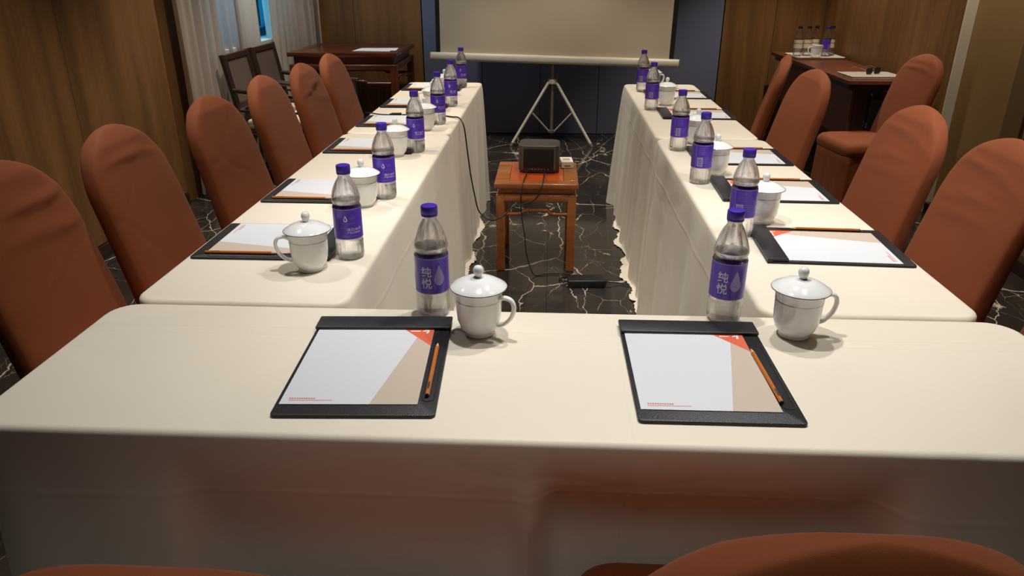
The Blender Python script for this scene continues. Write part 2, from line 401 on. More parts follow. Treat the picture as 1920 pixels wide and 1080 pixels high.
for (a, b_, z0, z1) in ((WY0, WY1, WZ0, WZ0 + .07), (WY0, WY1, WZ1 - .07, WZ1), (WY0, WY0 + .07, WZ0, WZ1), (WY1 - .07, WY1, WZ0, WZ1), (6.02, 6.10, WZ0, WZ1), (5.45, 5.51, WZ0, WZ1)):
    MB().box((0, (a + b_) / 2 - wc, (z0 + z1) / 2 - WZ0), (0.06, b_ - a, z1 - z0), 0.004).build('window_frame', 'window_frame_blue', wn)
for a, b_ in ((WY0 + .07, 5.45), (5.51, 6.02), (6.10, WY1 - .07)):
    MB().box((0, (a + b_) / 2 - wc, (WZ1 - WZ0) / 2), (0.008, b_ - a, WZ1 - WZ0 - 0.14)).build('pane', 'window_glass', wn)
MB().box((0.10, 0, -0.012), (0.24, WY1 - WY0 + 0.05, 0.03), 0.004).build('window_sill', 'sill_white', wn)
# right wall: wood panelling that ends in a pale edge, khaki wallpaper set back behind it
YS = 4.56
wr = struct(MB().box((X1 + 0.11, (Y0 + Y1) / 2, H / 2), (0.12, Y1 - Y0 + 0.2, H)).build('wall_right', 'khaki_wallpaper'))
for a, b_ in ((YS, 5.35), (5.35, 6.12), (6.12, Y1 - 0.02)):
    MB().box((X1 + 0.02, (a + b_) / 2, H / 2), (0.06, b_ - a - 0.0015, H - 0.004), 0.0015).build('wood_panel', 'wall_wood', wr)
struct(MB().box((X1 + 0.018, YS - 0.006, H / 2), (0.062, 0.012, H - 0.004), 0.002).build('trim_1', 'pale_edge_trim'))
struct(MB().box((X1 + 0.043, 3.94, H / 2), (0.020, 0.16, H - 0.004), 0.004).build('trim_2', 'khaki_trim'))
struct(MB().box((X1 + 0.046, 3.82, H / 2), (0.008, 0.012, H - 0.004), 0.002).build('trim_3', 'chair_dark_wood'))
struct(MB().box((X1 + 0.024, (Y0 + YS - 0.02) / 2, 0.035), (0.056, YS - 0.02 - Y0, 0.07), 0.003).build('baseboard_right', 'chair_dark_wood'))
struct(MB().box((0, Y0 - 0.06, H / 2), (X1 - X0 + 0.6, 0.12, H)).build('wall_rear', 'rear_wall_paint'))
# ceiling spotlights
def mk_downlight():
    t = thing('downlight', '', 'downlight')
    MB().lathe([(0.058, 0.0), (0.058, -0.006), (0.046, -0.010), (0.042, -0.002)], 24).build('trim_ring', 'white_metal', t, 40)
    MB().lathe([(0.040, -0.0095), (0.040, -0.0105)], 20).build('lens', 'lamp_glow', t)
    return t
downlight = Maker(mk_downlight)
for (x, y, wt, col, cone, what) in DOWNLIGHTS:
    o = downlight((x, y, H), 0, 'round recessed ceiling spotlight above ' + what, 'ceiling spotlights')
    ld = bpy.data.lights.new('spot', 'SPOT'); ld.energy = wt; ld.color = col; ld.spot_size = R(cone); ld.spot_blend = 0.55; ld.shadow_soft_size = 0.035
    lo = bpy.data.objects.new('spot_lamp', ld); C.objects.link(lo); lo.parent = o; lo.location = (0, 0, -0.03)

# ------------------------------------------------------------------ curtains
def curtain(path, z0, z1, amp, wl_, name, mat, label, seed):
    rnd = random.Random(seed)
    P = [Vector(p) for p in bez([(a, b_, 0) for a, b_ in path], 12)]
    L = [0]
    for i in range(1, len(P)): L.append(L[-1] + (P[i] - P[i - 1]).length)
    n = int(L[-1] / 0.012); top = []
    ph = rnd.random() * 6
    for k in range(n + 1):
        s = L[-1] * k / n
        i = max(j for j in range(len(L)) if L[j] <= s + 1e-9); i = min(i, len(P) - 2)
        t = (s - L[i]) / max(L[i + 1] - L[i], 1e-6); p = P[i].lerp(P[i + 1], t)
        tg = (P[i + 1] - P[i]).normalized(); nn = Vector((tg.y, -tg.x, 0))
        wv = math.sin(2 * PI * s / wl_ + ph + 0.9 * math.sin(s * 7 + seed)) + 0.35 * math.sin(2 * PI * s / (wl_ * 0.43) + seed)
        top.append((p, nn, wv, s))
    rows = []
    NZ = 14
    for r in range(NZ + 1):
        z = z0 + (z1 - z0) * r / NZ
        row = []
        for p, nn, wv, s in top:
            a = amp * (1.0 - 0.25 * r / NZ) * (1 + 0.25 * math.sin(s * 5 + z * 1.3 + seed))
            q = p + nn * (wv * a); row.append((q.x, q.y, z))
        rows.append(row)
    m = MB().rings(rows, False, False, closed=False)
    o = m.build(name, mat, None, 180)
    sd = o.modifiers.new('thick', 'SOLIDIFY'); sd.thickness = 0.002
    return tag(o, label, 'curtain', 'window curtains')
curtain([(-2.27, 4.60), (-2.255, 4.85), (-2.245, 5.08)], 0.012, 2.70, 0.044, 0.125, 'curtain', 'curtain_fabric', 'beige curtain hanging beside the wooden wall, leftmost of the curtains', 3)
curtain([(-2.27, 5.09), (-2.27, 5.25), (-2.27, 5.50)], 0.012, 2.70, 0.022, 0.15, 'sheer_curtain', 'sheer_curtain', 'pale bluish sheer curtain glowing between two beige curtain lengths', 5)
curtain([(-2.24, 5.46), (-2.24, 5.58), (-2.235, 5.80)], 0.012, 2.70, 0.026, 0.11, 'curtain', 'curtain_fabric', 'narrow beige curtain just left of the blue window gap', 8)
curtain([(-2.27, 6.14), (-2.25, 6.40), (-2.20, 6.62), (-2.12, 6.775), (-2.03, 6.79)], 0.012, 2.70, 0.042, 0.095, 'curtain', 'curtain_fabric', 'tightly gathered beige curtain in the corner behind the dark wooden desk', 11)

# ------------------------------------------------------------------ covered banquet chairs
def mk_chair(folds=()):
    t = thing('banquet_chair', '', 'chair')
    # backrest: loft of superellipse rings
    m = MB(); rings = []; n = 40
    zs = [0.0 + k / 30 for k in range(31)]
    ZB, ZT = 0.40, 0.985
    def halfw(t_):
        wmax = 0.212 - 0.012 * t_
        if t_ < 0.66: return wmax
        u = (t_ - 0.66) / 0.34
        return max(wmax * (max(0.0, 1 - u ** 2.45)) ** 0.54, 0.004)
    us = [0, .1, .2, .3, .4, .5, .56] + [.58 + .0135 * k for k in range(28)] + [.962, .974, .984, .991, .996, 1.0]
    for t_ in us:
        z = ZB + (ZT - ZB) * t_
        yc = -0.195 - 0.145 * t_ ** 1.15
        w_ = halfw(t_)
        th = 0.040 * (1 - 0.28 * t_) * (1.0 if t_ < 0.93 else max(0.12, ((1 - t_) / 0.07) ** 0.5))
        ring = []
        for j in range(n):
            a = 2 * PI * j / n
            ca, sa = math.cos(a), math.sin(a)
            ex = 0.42
            x = w_ * math.copysign(abs(ca) ** ex, ca); y = th * math.copysign(abs(sa) ** ex, sa)
            # stretched-fabric wrinkles on the front face near the crown
            wr = 0
            if sa > 0.2:
                for (z1, sl, cv, am, sg, xc, xw) in folds:
                    wr += am * math.exp(-((z - z1 - sl * x - cv * x * x) / sg) ** 2) * math.exp(-((x - xc) / xw) ** 2)
            ring.append((x, yc + y + wr, z))
        rings.append(ring)
    m.rings(rings); m.build('backrest', 'rust_spandex', t, 70)
    # seat
    m = MB(); o = rrect(-0.208, 0.208, -0.20, 0.180, 0.06, 6)
    prof = [(0.0, 0.395), (0.004, 0.40), (0.006, 0.43), (0.0, 0.452), (-0.012, 0.466), (-0.03, 0.473)]
    def off(d): return [(x + d * math.copysign(1, x) * min(1, abs(x) / 0.2), y + d * math.copysign(1, y) * min(1, abs(y) / 0.19)) for x, y in o]
    m.rings([[(x, y, z) for x, y in off(d)] for d, z in prof]); m.build('seat', 'rust_spandex', t, 60)
    # pleated skirt to the floor
    m = MB(); base = rrect(-0.205, 0.205, -0.198, 0.178, 0.05, 8)
    pts = []
    for i in range(len(base)):
        a, b_ = Vector(base[i]), Vector(base[(i + 1) % len(base)])
        k = max(1, int((b_ - a).length / 0.018))
        for q in range(k): pts.append(a.lerp(b_, q / k))
    rings = []
    for q in range(9):
        tt = q / 8; z = 0.40 - (0.40 - 0.004) * tt; ring = []
        for i, p in enumerate(pts):
            ang = i / len(pts) * 2 * PI
            wv = math.sin(ang * 17) + 0.5 * math.sin(ang * 29 + 1)
            d = Vector((p.x, p.y)).normalized()
            d = d * (0.004 * tt + 0.007 * tt ** 0.7 * wv)
            ring.append((p.x + d.x, p.y + d.y, z))
        rings.append(ring)
    m.rings(rings, True, False); m.build('skirt', 'rust_spandex', t, 180)
    return t
FOLDS = {'plain': (), 'crown': ((0.905, 0.05, -0.9, 0.006, 0.012, 0.0, 0.12),),
         'bump': ((0.895, -0.30, 0.3, 0.010, 0.013, 0.02, 0.09), (0.840, 0.25, 0.0, 0.004, 0.018, -0.05, 0.08)),
         'sag': ((0.880, 0.18, 1.2, 0.008, 0.014, -0.04, 0.14), (0.815, 0.25, 0.8, 0.006, 0.016, -0.05, 0.12)),
         'wide': ((0.905, 0.10, -0.8, 0.007, 0.012, 0.0, 0.13), (0.825, -0.28, 0.6, 0.008, 0.013, 0.02, 0.10), (0.775, -0.20, 0.6, 0.005, 0.016, 0.03, 0.09))}
CHAIRS = {k: Maker(lambda f=f: mk_chair(f)) for k, f in FOLDS.items()}
SEATS = []
def put_chair(x, y, rz, label, group, kind='plain'):
    SEATS.append((x, y, rz)); return CHAIRS[kind]((x, y, 0), rz, label, group)
ordn = ['nearest', 'second', 'third', 'fourth', 'fifth', 'farthest']
gl_ = 'chairs along the left tables'; gr_ = 'chairs along the right tables'
LCH = [(-0.975, 1.63, 2, 'sag'), (-0.935, 2.07, 1, 'crown'), (-0.885, 2.59, -2, 'plain'), (-0.895, 3.16, 1, 'plain'), (-0.865, 3.60, 0, 'bump'), (-0.855, 4.04, 0, 'plain')]
for k, (x, y, a, kd) in enumerate(LCH):
    nm = ('nearest' if k == 0 else 'farthest' if k == 5 else ordn[k] + ' from the camera')
    put_chair(x, y, R(-90 + a), 'rust brown fabric-covered chair at the left tables, ' + nm, gl_, kd)
RCH = [(0.91, 1.42, 0, 'plain'), (0.895, 1.995, 0, 'wide'), (0.895, 2.50, 3, 'wide'), (0.86, 3.46, 4, 'plain'), (0.93, 4.22, -16, 'plain')]
for k, (x, y, a, kd) in enumerate(RCH):
    nm = ['cut off by the right edge', 'with broad rounded top beside the khaki wall', 'in front of the pale wall edge', 'before the folding side table', 'farthest and seen edge-on'][k]
    put_chair(x, y, R(90 + a), 'rust brown covered chair at the right tables, ' + nm, gr_, kd)
put_chair(0.268, 0.806, R(0), 'rust brown covered chair in the right foreground, its rounded top at the bottom edge', 'foreground chairs', 'crown')
put_chair(-0.300, 0.742, R(0), 'rust brown covered chair in the left foreground, only its crown showing', 'foreground chairs')
sc0 = CHAIRS['crown']((1.905, 4.63, 0), R(98), 'rust brown covered chair with pleated skirt, standing by the folding side table', 'chair by the side table')
sc0.scale = (1, 1, 0.95)

# ------------------------------------------------------------------ tables and tablecloths
ZT = 0.75
def table(x0, x1, y0, y1, label, group=None):
    t = thing('conference_table', label, 'table', ((x0 + x1) / 2, (y0 + y1) / 2, 0), 0, group)
    lx, ly = (x1 - x0) / 2, (y1 - y0) / 2
    MB().prism(rrect(-lx + 0.012, lx - 0.012, -ly + 0.012, ly - 0.012, 0.055, 6), ZT - 0.034, ZT - 0.006, 0.003).build('tabletop', 'laminate', t, 40)
    long_y = ly > lx
    for sg in (-1, 1):
        q = (0.03, sg * (ly - 0.09)) if long_y else (sg * (lx - 0.09), 0.06)
        MB().tube([(q[0], q[1], 0.03), (q[0], q[1], ZT - 0.034)], 0.016, 12).build('leg', 'steel_black', t, 40)
        d = (0.15, 0.045, 0.030) if long_y else (0.045, 0.20, 0.030)
        MB().box((q[0], q[1], 0.015), d, 0.005).build('foot_bar', 'steel_black', t)
    return t
def tablecloth(x0, x1, y0, y1, label, sides, seed, corner=0.045, crease=None):
    """sides: dict E/W/N/S -> (flare, fold amplitude, hem spill)"""
    rnd = random.Random(seed)
    base = rrect(x0, x1, y0, y1, corner, 7)
    pts = []
    nb = len(base)
    for i in range(nb):
        a, b_ = Vector(base[i]), Vector(base[(i + 1) % nb])
        k = max(1, int((b_ - a).length / 0.016))
        for q in range(k): pts.append(a.lerp(b_, q / k))
    n = len(pts)
    nor = []
    for i in range(n):
        t = (pts[(i + 1) % n] - pts[i - 1]).normalized(); nor.append(Vector((t.y, -t.x)))
    S = [0]
    for i in range(1, n): S.append(S[-1] + (pts[i] - pts[i - 1]).length)
    def sidew(nn):
        f = [0, 0, 0]
        for k, d in (('E', (1, 0)), ('W', (-1, 0)), ('N', (0, 1)), ('S', (0, -1))):
            w_ = max(0, nn.x * d[0] + nn.y * d[1]) ** 2
            for q in range(3): f[q] += w_ * sides[k][q]
        return f
    phs = [rnd.random() * 6.28 for _ in range(6)]
    def wave(s):
        return (0.55 * math.sin(s * 2 * PI / 0.43 + phs[0]) + 0.45 * math.sin(s * 2 * PI / 0.27 + phs[1]) + 0.3 * math.sin(s * 2 * PI / 0.13 + phs[2]) * (0.5 + 0.5 * math.sin(s * 3 + phs[3])))
    corners = [Vector(c) for c in ((x0, y0), (x1, y0), (x0, y1), (x1, y1))]
    def push(p, z):
        # seats of tucked-in chairs push the hanging cloth inwards
        for (cx, cy, rz) in SEATS:
            c_, s_ = math.cos(-rz), math.sin(-rz)
            dx, dy = p.x - cx, p.y - cy
            lx, ly = c_ * dx - s_ * dy, s_ * dx + c_ * dy
            if abs(lx) < 0.30 and -0.25 < ly < 0.222:
                wx = min(1, (0.30 - abs(lx)) / 0.055); wz = min(1, max(0, (0.74 - z) / 0.26))
                d = (0.222 - ly) * wx * wx * (3 - 2 * wx) * wz * wz * (3 - 2 * wz)
                f = Vector((-math.sin(rz), math.cos(rz)))
                p = p + f * d
        return p
    rings = []
    re = 0.012
    for q in range(5):
        a = q / 4 * PI / 2
        rings.append([(pts[i].x - nor[i].x * (re - re * math.sin(a)), pts[i].y - nor[i].y * (re - re * math.sin(a)), ZT - re * (1 - math.cos(a))) for i in range(n)])
    zz = [0.715, 0.68, 0.64, 0.60, 0.56, 0.52, 0.48, 0.44, 0.40, 0.35, 0.30, 0.25, 0.20, 0.15, 0.10, 0.06, 0.03, 0.012]
    def pt(i, z, extra=0.0):
        t = (ZT - z) / ZT
        fl_, am, sp = sidew(nor[i])
        cd = min((pts[i] - c).length for c in corners)
        cb = math.exp(-(cd / 0.16) ** 2)
        d = fl_ * t + am * (t ** 0.8) * wave(S[i]) * (1 + 0.8 * cb) + am * 1.0 * cb * t ** 0.6
        p = pts[i] + nor[i] * (d + extra)
        if crease and abs(nor[i].y + 1) < 0.1:
            p = p + nor[i] * (0.006 * math.exp(-((pts[i].x - crease - 0.05 * math.sin((0.75 - z) * 5)) / 0.012) ** 2) * min(1, (0.75 - z) * 8))
        return push(p, z)
    for z in zz: rings.append([(*pt(i, z), z) for i in range(n)])
    def spill(i): return sidew(nor[i])[2] * max(0.0, 0.35 + 1.1 * mnoise.noise(Vector((S[i] * 3.1, seed, 0.3))) + 0.35 * mnoise.noise(Vector((S[i] * 14, seed, 1.3))))
    rings.append([(*pt(i, 0.004, spill(i) * 0.5), 0.005 + 0.004 * (1 + math.sin(S[i] * 160)) * (spill(i) > 0.004)) for i in range(n)])
    rings.append([(*pt(i, 0.004, spill(i) + 0.004 * math.sin(S[i] * 170 + 1) * (spill(i) > 0.004)), 0.003 + 0.003 * (1 + math.sin(S[i] * 160 + 2)) * (spill(i) > 0.004)) for i in range(n)])
    m = MB().rings(rings, True, False)
    o = m.build('tablecloth', 'tablecloth_satin', None, 60)
    return tag(o, label, 'tablecloth', 'cream tablecloths')
Z_ = (0.0, 0.0, 0.0)
YJ = 3.13
FT = (-0.905, 0.925, 0.912, 1.374)
LN = (-0.885, -0.420, 1.384, YJ - 0.002); LF = (-0.882, -0.424, YJ + 0.002, 4.70)
RN = (0.442, 0.888, 1.384, YJ - 0.042); RF = (0.446, 0.874, YJ - 0.036, 4.68)
table(*FT, 'long table under the foreground cream cloth')
table(*LN, 'long table under the nearer cream cloth on the left')
table(*LF, 'long table under the farther cream cloth on the left')
table(*RN, 'long table under the nearer cream cloth on the right')
table(*RF, 'long table under the farther cream cloth on the right')
tablecloth(*FT, 'cream satin cloth covering the foreground table across the picture', dict(E=(0.03, 0.012, 0), W=(0.03, 0.012, 0), N=Z_, S=(0.012, 0.005, 0.0)), 2, 0.06, crease=0.135)
tablecloth(*LN, 'cream satin cloth on the left row, the table nearer the camera', dict(E=(0.018, 0.012, 0.024), W=(0.01, 0.004, 0), N=Z_, S=Z_), 4)
tablecloth(*LF, 'cream satin cloth on the left row, the table nearer the screen', dict(E=(0.018, 0.014, 0.025), W=(0.01, 0.004, 0), N=(0.02, 0.01, 0), S=Z_), 9)
tablecloth(*RN, 'cream satin cloth on the right row, the table nearer the camera', dict(W=(0.030, 0.013, 0.075), E=(0.01, 0.004, 0), N=Z_, S=Z_), 6)
tablecloth(*RF, 'cream satin cloth on the right row, the table nearer the screen', dict(W=(0.035, 0.016, 0.05), E=(0.01, 0.004, 0), N=(0.02, 0.01, 0), S=Z_), 13)

# ------------------------------------------------------------------ water bottles
BR = 0.0335
def facet(r, z, j, n):
    a = 2 * PI * j / n
    # vertical flutes on the shoulder, ridges near the foot
    k = 1.0
    if 0.150 < z < 0.196: k -= 0.080 * math.sin((z - 0.150) / 0.046 * PI) * (0.5 + 0.5 * math.cos(8 * a))
    if 0.012 < z < 0.046: k -= 0.022 * math.sin((z - 0.012) / 0.034 * PI) * (0.5 + 0.5 * math.cos(16 * a))
    if z < 0.009: k -= 0.05 * (0.5 + 0.5 * math.cos(5 * a))
    return r * k
BPROF = [(0.0240, 0.0005), (0.0295, 0.0015), (0.0325, 0.006), (BR, 0.012), (BR, 0.018), (BR, 0.026), (BR, 0.034), (BR, 0.040), (BR, 0.045), (0.0322, 0.0480), (0.0322, 0.0505), (BR - .0005, 0.0530),
         (BR - .0005, 0.0560), (BR - .0005, 0.090), (BR - .0005, 0.1300), (0.0325, 0.1335), (0.0312, 0.1365), (0.0318, 0.1390), (0.0335, 0.1430), (0.0337, 0.1480), (0.0330, 0.1550), (0.0312, 0.1630), (0.0285, 0.1720), (0.0250, 0.1810),
         (0.0205, 0.1900), (0.0165, 0.1960), (0.0140, 0.2000), (0.0134, 0.2035), (0.0150, 0.2045), (0.0150, 0.2060), (0.0130, 0.2070)]
def ringset(prof, n, dr=0.0):
    return [[((facet(r - dr, z, j, n)) * math.cos(2 * PI * j / n), (facet(r - dr, z, j, n)) * math.sin(2 * PI * j / n), z) for j in range(n)] for r, z in prof]
def wrapm(quads, r):
    """flat print given as (x, z) polygons -> wrapped on the label; x is arc length, angle 0 faces -Y"""
    m = MB()
    for poly in quads:
        m.add([(r * math.sin(x / r), -r * math.cos(x / r), z) for x, z in poly], [tuple(range(len(poly)))])
    return m
def stroke(pl, wd, step=0.0012):
    q = []
    for (a, b_) in zip(pl[:-1], pl[1:]):
        a, b_ = Vector(a), Vector(b_); d = (b_ - a); L = d.length; d.normalize(); nn = Vector((-d.y, d.x)) * wd / 2
        a = a - d * wd * 0.45; b_ = b_ + d * wd * 0.45; L = (b_ - a).length; k = max(1, int(L / step))
        for i in range(k):
            p, r_ = a.lerp(b_, i / k), a.lerp(b_, (i + 1) / k)
            q.append([tuple(p - nn), tuple(r_ - nn), tuple(r_ + nn), tuple(p + nn)])
    return q
def rect(x0, x1, z0, z1, step=0.002):
    k = max(1, int((x1 - x0) / step)); q = []
    for i in range(k):
        a, b_ = x0 + (x1 - x0) * i / k, x0 + (x1 - x0) * (i + 1) / k; q.append([(a, z0), (b_, z0), (b_, z1), (a, z1)])
    return q
def drop(cx, z0, h, w_, rows=14):
    q = []
    def hw(t): return w_ / 2 * (math.sin(PI * min(1, t ** 0.62)) ** 0.9 if 0 < t < 1 else 0)
    for i in range(rows):
        t0, t1 = i / rows, (i + 1) / rows
        def hwid(t):
            if t < 0.34: return w_ / 2 * math.sqrt(max(0, 1 - ((0.34 - t) / 0.34) ** 2))
            return w_ / 2 * (1 - ((t - 0.34) / 0.66)) ** 0.85
        a0, a1 = hwid(t0), hwid(t1)
        for s0, s1 in ((-1, -0.34), (-0.34, 0.33), (0.33, 1)):
            q.append([(cx + a0 * s0, z0 + h * t0), (cx + a0 * s1, z0 + h * t0), (cx + a1 * s1, z0 + h * t1), (cx + a1 * s0, z0 + h * t1)])
    return q
def text_polys(body, size, x, z):
    cu = bpy.data.curves.new('lettering', 'FONT'); cu.body = body; cu.size = size; cu.resolution_u = 2; cu.align_x = 'LEFT'
    o = bpy.data.objects.new('lettering', cu); C.objects.link(o)
    dg = bpy.context.evaluated_depsgraph_get(); me = bpy.data.meshes.new_from_object(o.evaluated_get(dg))
    bm = bmesh.new(); bm.from_mesh(me)
    if len(bm.verts):
        xs = [v.co.x for v in bm.verts]
        k = min(xs)
        while k < max(xs):
            bmesh.ops.bisect_plane(bm, geom=bm.verts[:] + bm.edges[:] + bm.faces[:], plane_co=(k, 0, 0), plane_no=(1, 0, 0)); k += 0.0016
    q = [[(x + v.co.x, z + v.co.y) for v in f.verts] for f in bm.faces]
    bm.free(); bpy.data.meshes.remove(me); bpy.data.objects.remove(o); bpy.data.curves.remove(cu)
    return q
def hanzi(ox, oz, s):
    """the two stacked characters of the label, drawn as even strokes (unit box -> s)"""
    A = [  # upper character, left silk part and right part
        [(0.22, 1.00), (0.05, 0.72), (0.30, 0.72)], [(0.34, 0.86), (0.06, 0.42), (0.36, 0.46)], [(0.04, 0.10), (0.36, 0.18)],
        [(0.44, 0.82), (1.00, 0.82)], [(0.50, 0.66), (0.50, 0.42), (0.96, 0.42), (0.96, 0.66)], [(0.72, 1.00), (0.72, 0.08), (1.00, 0.08), (1.00, 0.24)]]
    B = [  # lower character
        [(0.16, 1.00), (0.16, 0.00)], [(0.02, 0.74), (0.02, 0.46)], [(0.29, 0.80), (0.29, 0.58)],
        [(0.50, 1.00), (0.58, 0.84)], [(0.90, 1.00), (0.82, 0.84)], [(0.46, 0.80), (0.94, 0.80), (0.94, 0.48), (0.46, 0.48), (0.46, 0.80)],
        [(0.60, 0.46), (0.58, 0.22), (0.38, 0.02)], [(0.78, 0.46), (0.78, 0.06), (1.02, 0.06), (1.02, 0.22)]]
    q = []
    for ch, dz in ((A, 1.16), (B, 0.0)):
        for pl in ch: q += stroke([(ox + x * s * 0.92, oz + (z + dz) * s) for x, z in pl], s * 0.095)
    return q
def mk_bottle_parts(t, cap, style):
    n = 80
    inner = []
    for r_, z in reversed(BPROF):
        ring = []
        for j in range(n):
            a = 2 * PI * j / n
            rr_ = facet(r_, z, j, n) - 0.0011 - (0.0009 * (0.5 + 0.5 * math.cos(8 * a + 0.6)) if 0.143 < z < 0.198 else 0.0005 * math.cos(16 * a) if z < 0.046 else 0)
            ring.append((rr_ * math.cos(a), rr_ * math.sin(a), max(z, 0.0016)))
        inner.append(ring)
    shell = MB().rings(ringset(BPROF, n) + inner, True, True).build('bottle_shell', 'clear_plastic', t, 60)
    lvl = 0.1465
    wp_ = [p for p in BPROF if p[1] < lvl] + [(0.0336, lvl)]
    wp_ = [(r, max(z, 0.0022)) for r, z in wp_]
    MB().rings(ringset(wp_, n, 0.0022), True, True).build('water', 'water', t, 50)
    m = MB(); n2 = 60; rr = []
    for r, z in ((0.0158, 0.2075), (0.0162, 0.2085), (0.0162, 0.2105), (0.0158, 0.2112), (0.0164, 0.2118), (0.0164, 0.2260), (0.0155, 0.2275), (0.0135, 0.2282)):
        rr.append([((r - (0.0003 if j % 2 and 0.2115 < z < 0.227 else 0)) * math.cos(2 * PI * j / n2), (r - (0.0003 if j % 2 and 0.2115 < z < 0.227 else 0)) * math.sin(2 * PI * j / n2), z) for j in range(n2)])
    m.rings(rr).build('cap', cap, t, 40)
    rl = BR + 0.0002
    if style == 'purple':
        lab = MB().lathe([(rl, 0.0545), (rl, 0.1285)], 64, cap0=False, cap1=False).build('label', 'label_purple', t, 60)
        MB().lathe([(rl + .0001, 0.1262), (rl + .0001, 0.1290)], 64, cap0=False, cap1=False).build('label_edge', 'label_lilac', lab, 60)
        MB().lathe([(rl + .0001, 0.0540), (rl + .0001, 0.0560)], 64, cap0=False, cap1=False).build('label_edge', 'label_lilac', lab, 60)
        rp = rl + 0.0003
        q = hanzi(-0.0205, 0.0665, 0.0205)
        wrapm(q, rp).build('brand_lettering', 'label_print', lab)
        wrapm(drop(0.0155, 0.0715, 0.044, 0.0215), rp).build('drop_emblem', 'label_drop', lab)
        q = stroke([(0.0100, 0.0820), (0.0150, 0.0840)], 0.0012)
        q += rect(-0.0215, -0.010, 0.0590, 0.0606) + rect(-0.008, 0.004, 0.0590, 0.0606)
        wrapm(q, rp + 0.0001).build('small_lettering', 'label_faint', lab)
        # side panel (angle +120 deg): small drop, faint lines, tested-water slogan
        o = BR * R(120)
        q = drop(o - 0.006, 0.098, 0.0155, 0.0095)
        q += text_polys('\u901a\u8fc7186\u9879', 0.0082, o - 0.004, 0.0760) + text_polys('\u4e25\u683c\u6c34\u8d28\u68c0\u6d4b', 0.0056, o - 0.004, 0.0690)
        wrapm(q, rp).build('slogan_lettering', 'label_print', lab)
        q = drop(o - 0.006, 0.1005, 0.0095, 0.005); wrapm(q, rp + 0.0002).build('drop_centre', 'label_purple', lab)
        q = rect(o + 0.004, o + 0.018, 0.108, 0.1095) + rect(o + 0.004, o + 0.017, 0.104, 0.1055) + rect(o - 0.016, o + 0.018, 0.0935, 0.0945) + rect(o - 0.018, o - 0.007, 0.083, 0.0838) + rect(o - 0.02, o + 0.02, 0.0615, 0.063)
        wrapm(q, rp).build('small_lettering', 'label_faint', lab)
        # back panel (angle -105 deg): ingredient text and bar code
        o = -BR * R(108)
        q = []
        for k in range(6): q += rect(o - 0.012, o + 0.011 - (k % 3) * 0.002, 0.1195 - k * 0.0042, 0.1208 - k * 0.0042)
        for k in range(4): q += rect(o + 0.006, o + 0.021, 0.088 - k * 0.0055, 0.0895 - k * 0.0055)
        q += rect(o - 0.022, o - 0.0195, 0.058, 0.124)
        wrapm(q, rp).build('small_lettering', 'label_faint', lab)
        wrapm(rect(o - 0.0155, o + 0.0035, 0.0600, 0.0900), rp).build('barcode_box', 'label_drop', lab)
        q = []
        for k in range(11): q += rect(o - 0.0130, o + 0.0010, 0.0630 + k * 0.0022, 0.0630 + k * 0.0022 + (0.0005 + 0.0007 * ((k * 7) % 3) / 2))
        wrapm(q, rp + 0.0002).build('barcode', 'barcode_ink', lab)
    else:
        lab = MB().lathe([(rl, 0.0600), (rl, 0.1250)], 48, cap0=False, cap1=False).build('label', 'cream_label', t, 60)
        MB().lathe([(rl + .0002, 0.0950), (rl + .0002, 0.1000)], 48, cap0=False, cap1=False).build('label_band', 'gold_print', lab, 60)
def mk_bottle():
    t = thing('water_bottle', '', 'bottle'); mk_bottle_parts(t, 'cap_purple', 'purple'); return t
def mk_bottle2():
    t = thing('water_bottle', '', 'bottle'); mk_bottle_parts(t, 'dark_cap', 'cream'); return t
bottle = Maker(mk_bottle); bottle2 = Maker(mk_bottle2)
ZC = ZT + 0.0005
gb = 'purple-labelled water bottles on the tables'
bottle((-0.230, 1.356, ZC), R(8), 'purple-labelled water bottle behind the left foreground writing pad', gb)
bottle((0.356, 1.356, ZC), R(-13), 'purple-labelled water bottle behind the right foreground writing pad', gb)
LB = [(-0.480, 1.664, -102), (-0.500, 2.173, -100), (-0.512, 2.797, -108), (-0.506, 3.356, -106), (-0.509, 3.828, -112), (-0.530, 4.481, -110)]
for k, (x, y, a) in enumerate(LB):
    bottle((x, y, ZC), R(a), 'purple-labelled water bottle on the left row of tables, ' + (ordn[k] + (' from the camera' if 0 < k < 5 else ' of the row')), gb)
RB = [(0.508, 1.880, 88), (0.497, 2.398, 95), (0.500, 2.877, 98), (0.505, 3.780, 100), (0.525, 4.380, 96)]
ordr = ['nearest', 'second', 'third', 'fourth', 'farthest']
for k, (x, y, a) in enumerate(RB):
    bottle((x, y, ZC), R(a), 'purple-labelled water bottle on the right row of tables, ' + (ordr[k] + (' from the camera' if 0 < k < 4 else ' of the row')), gb)

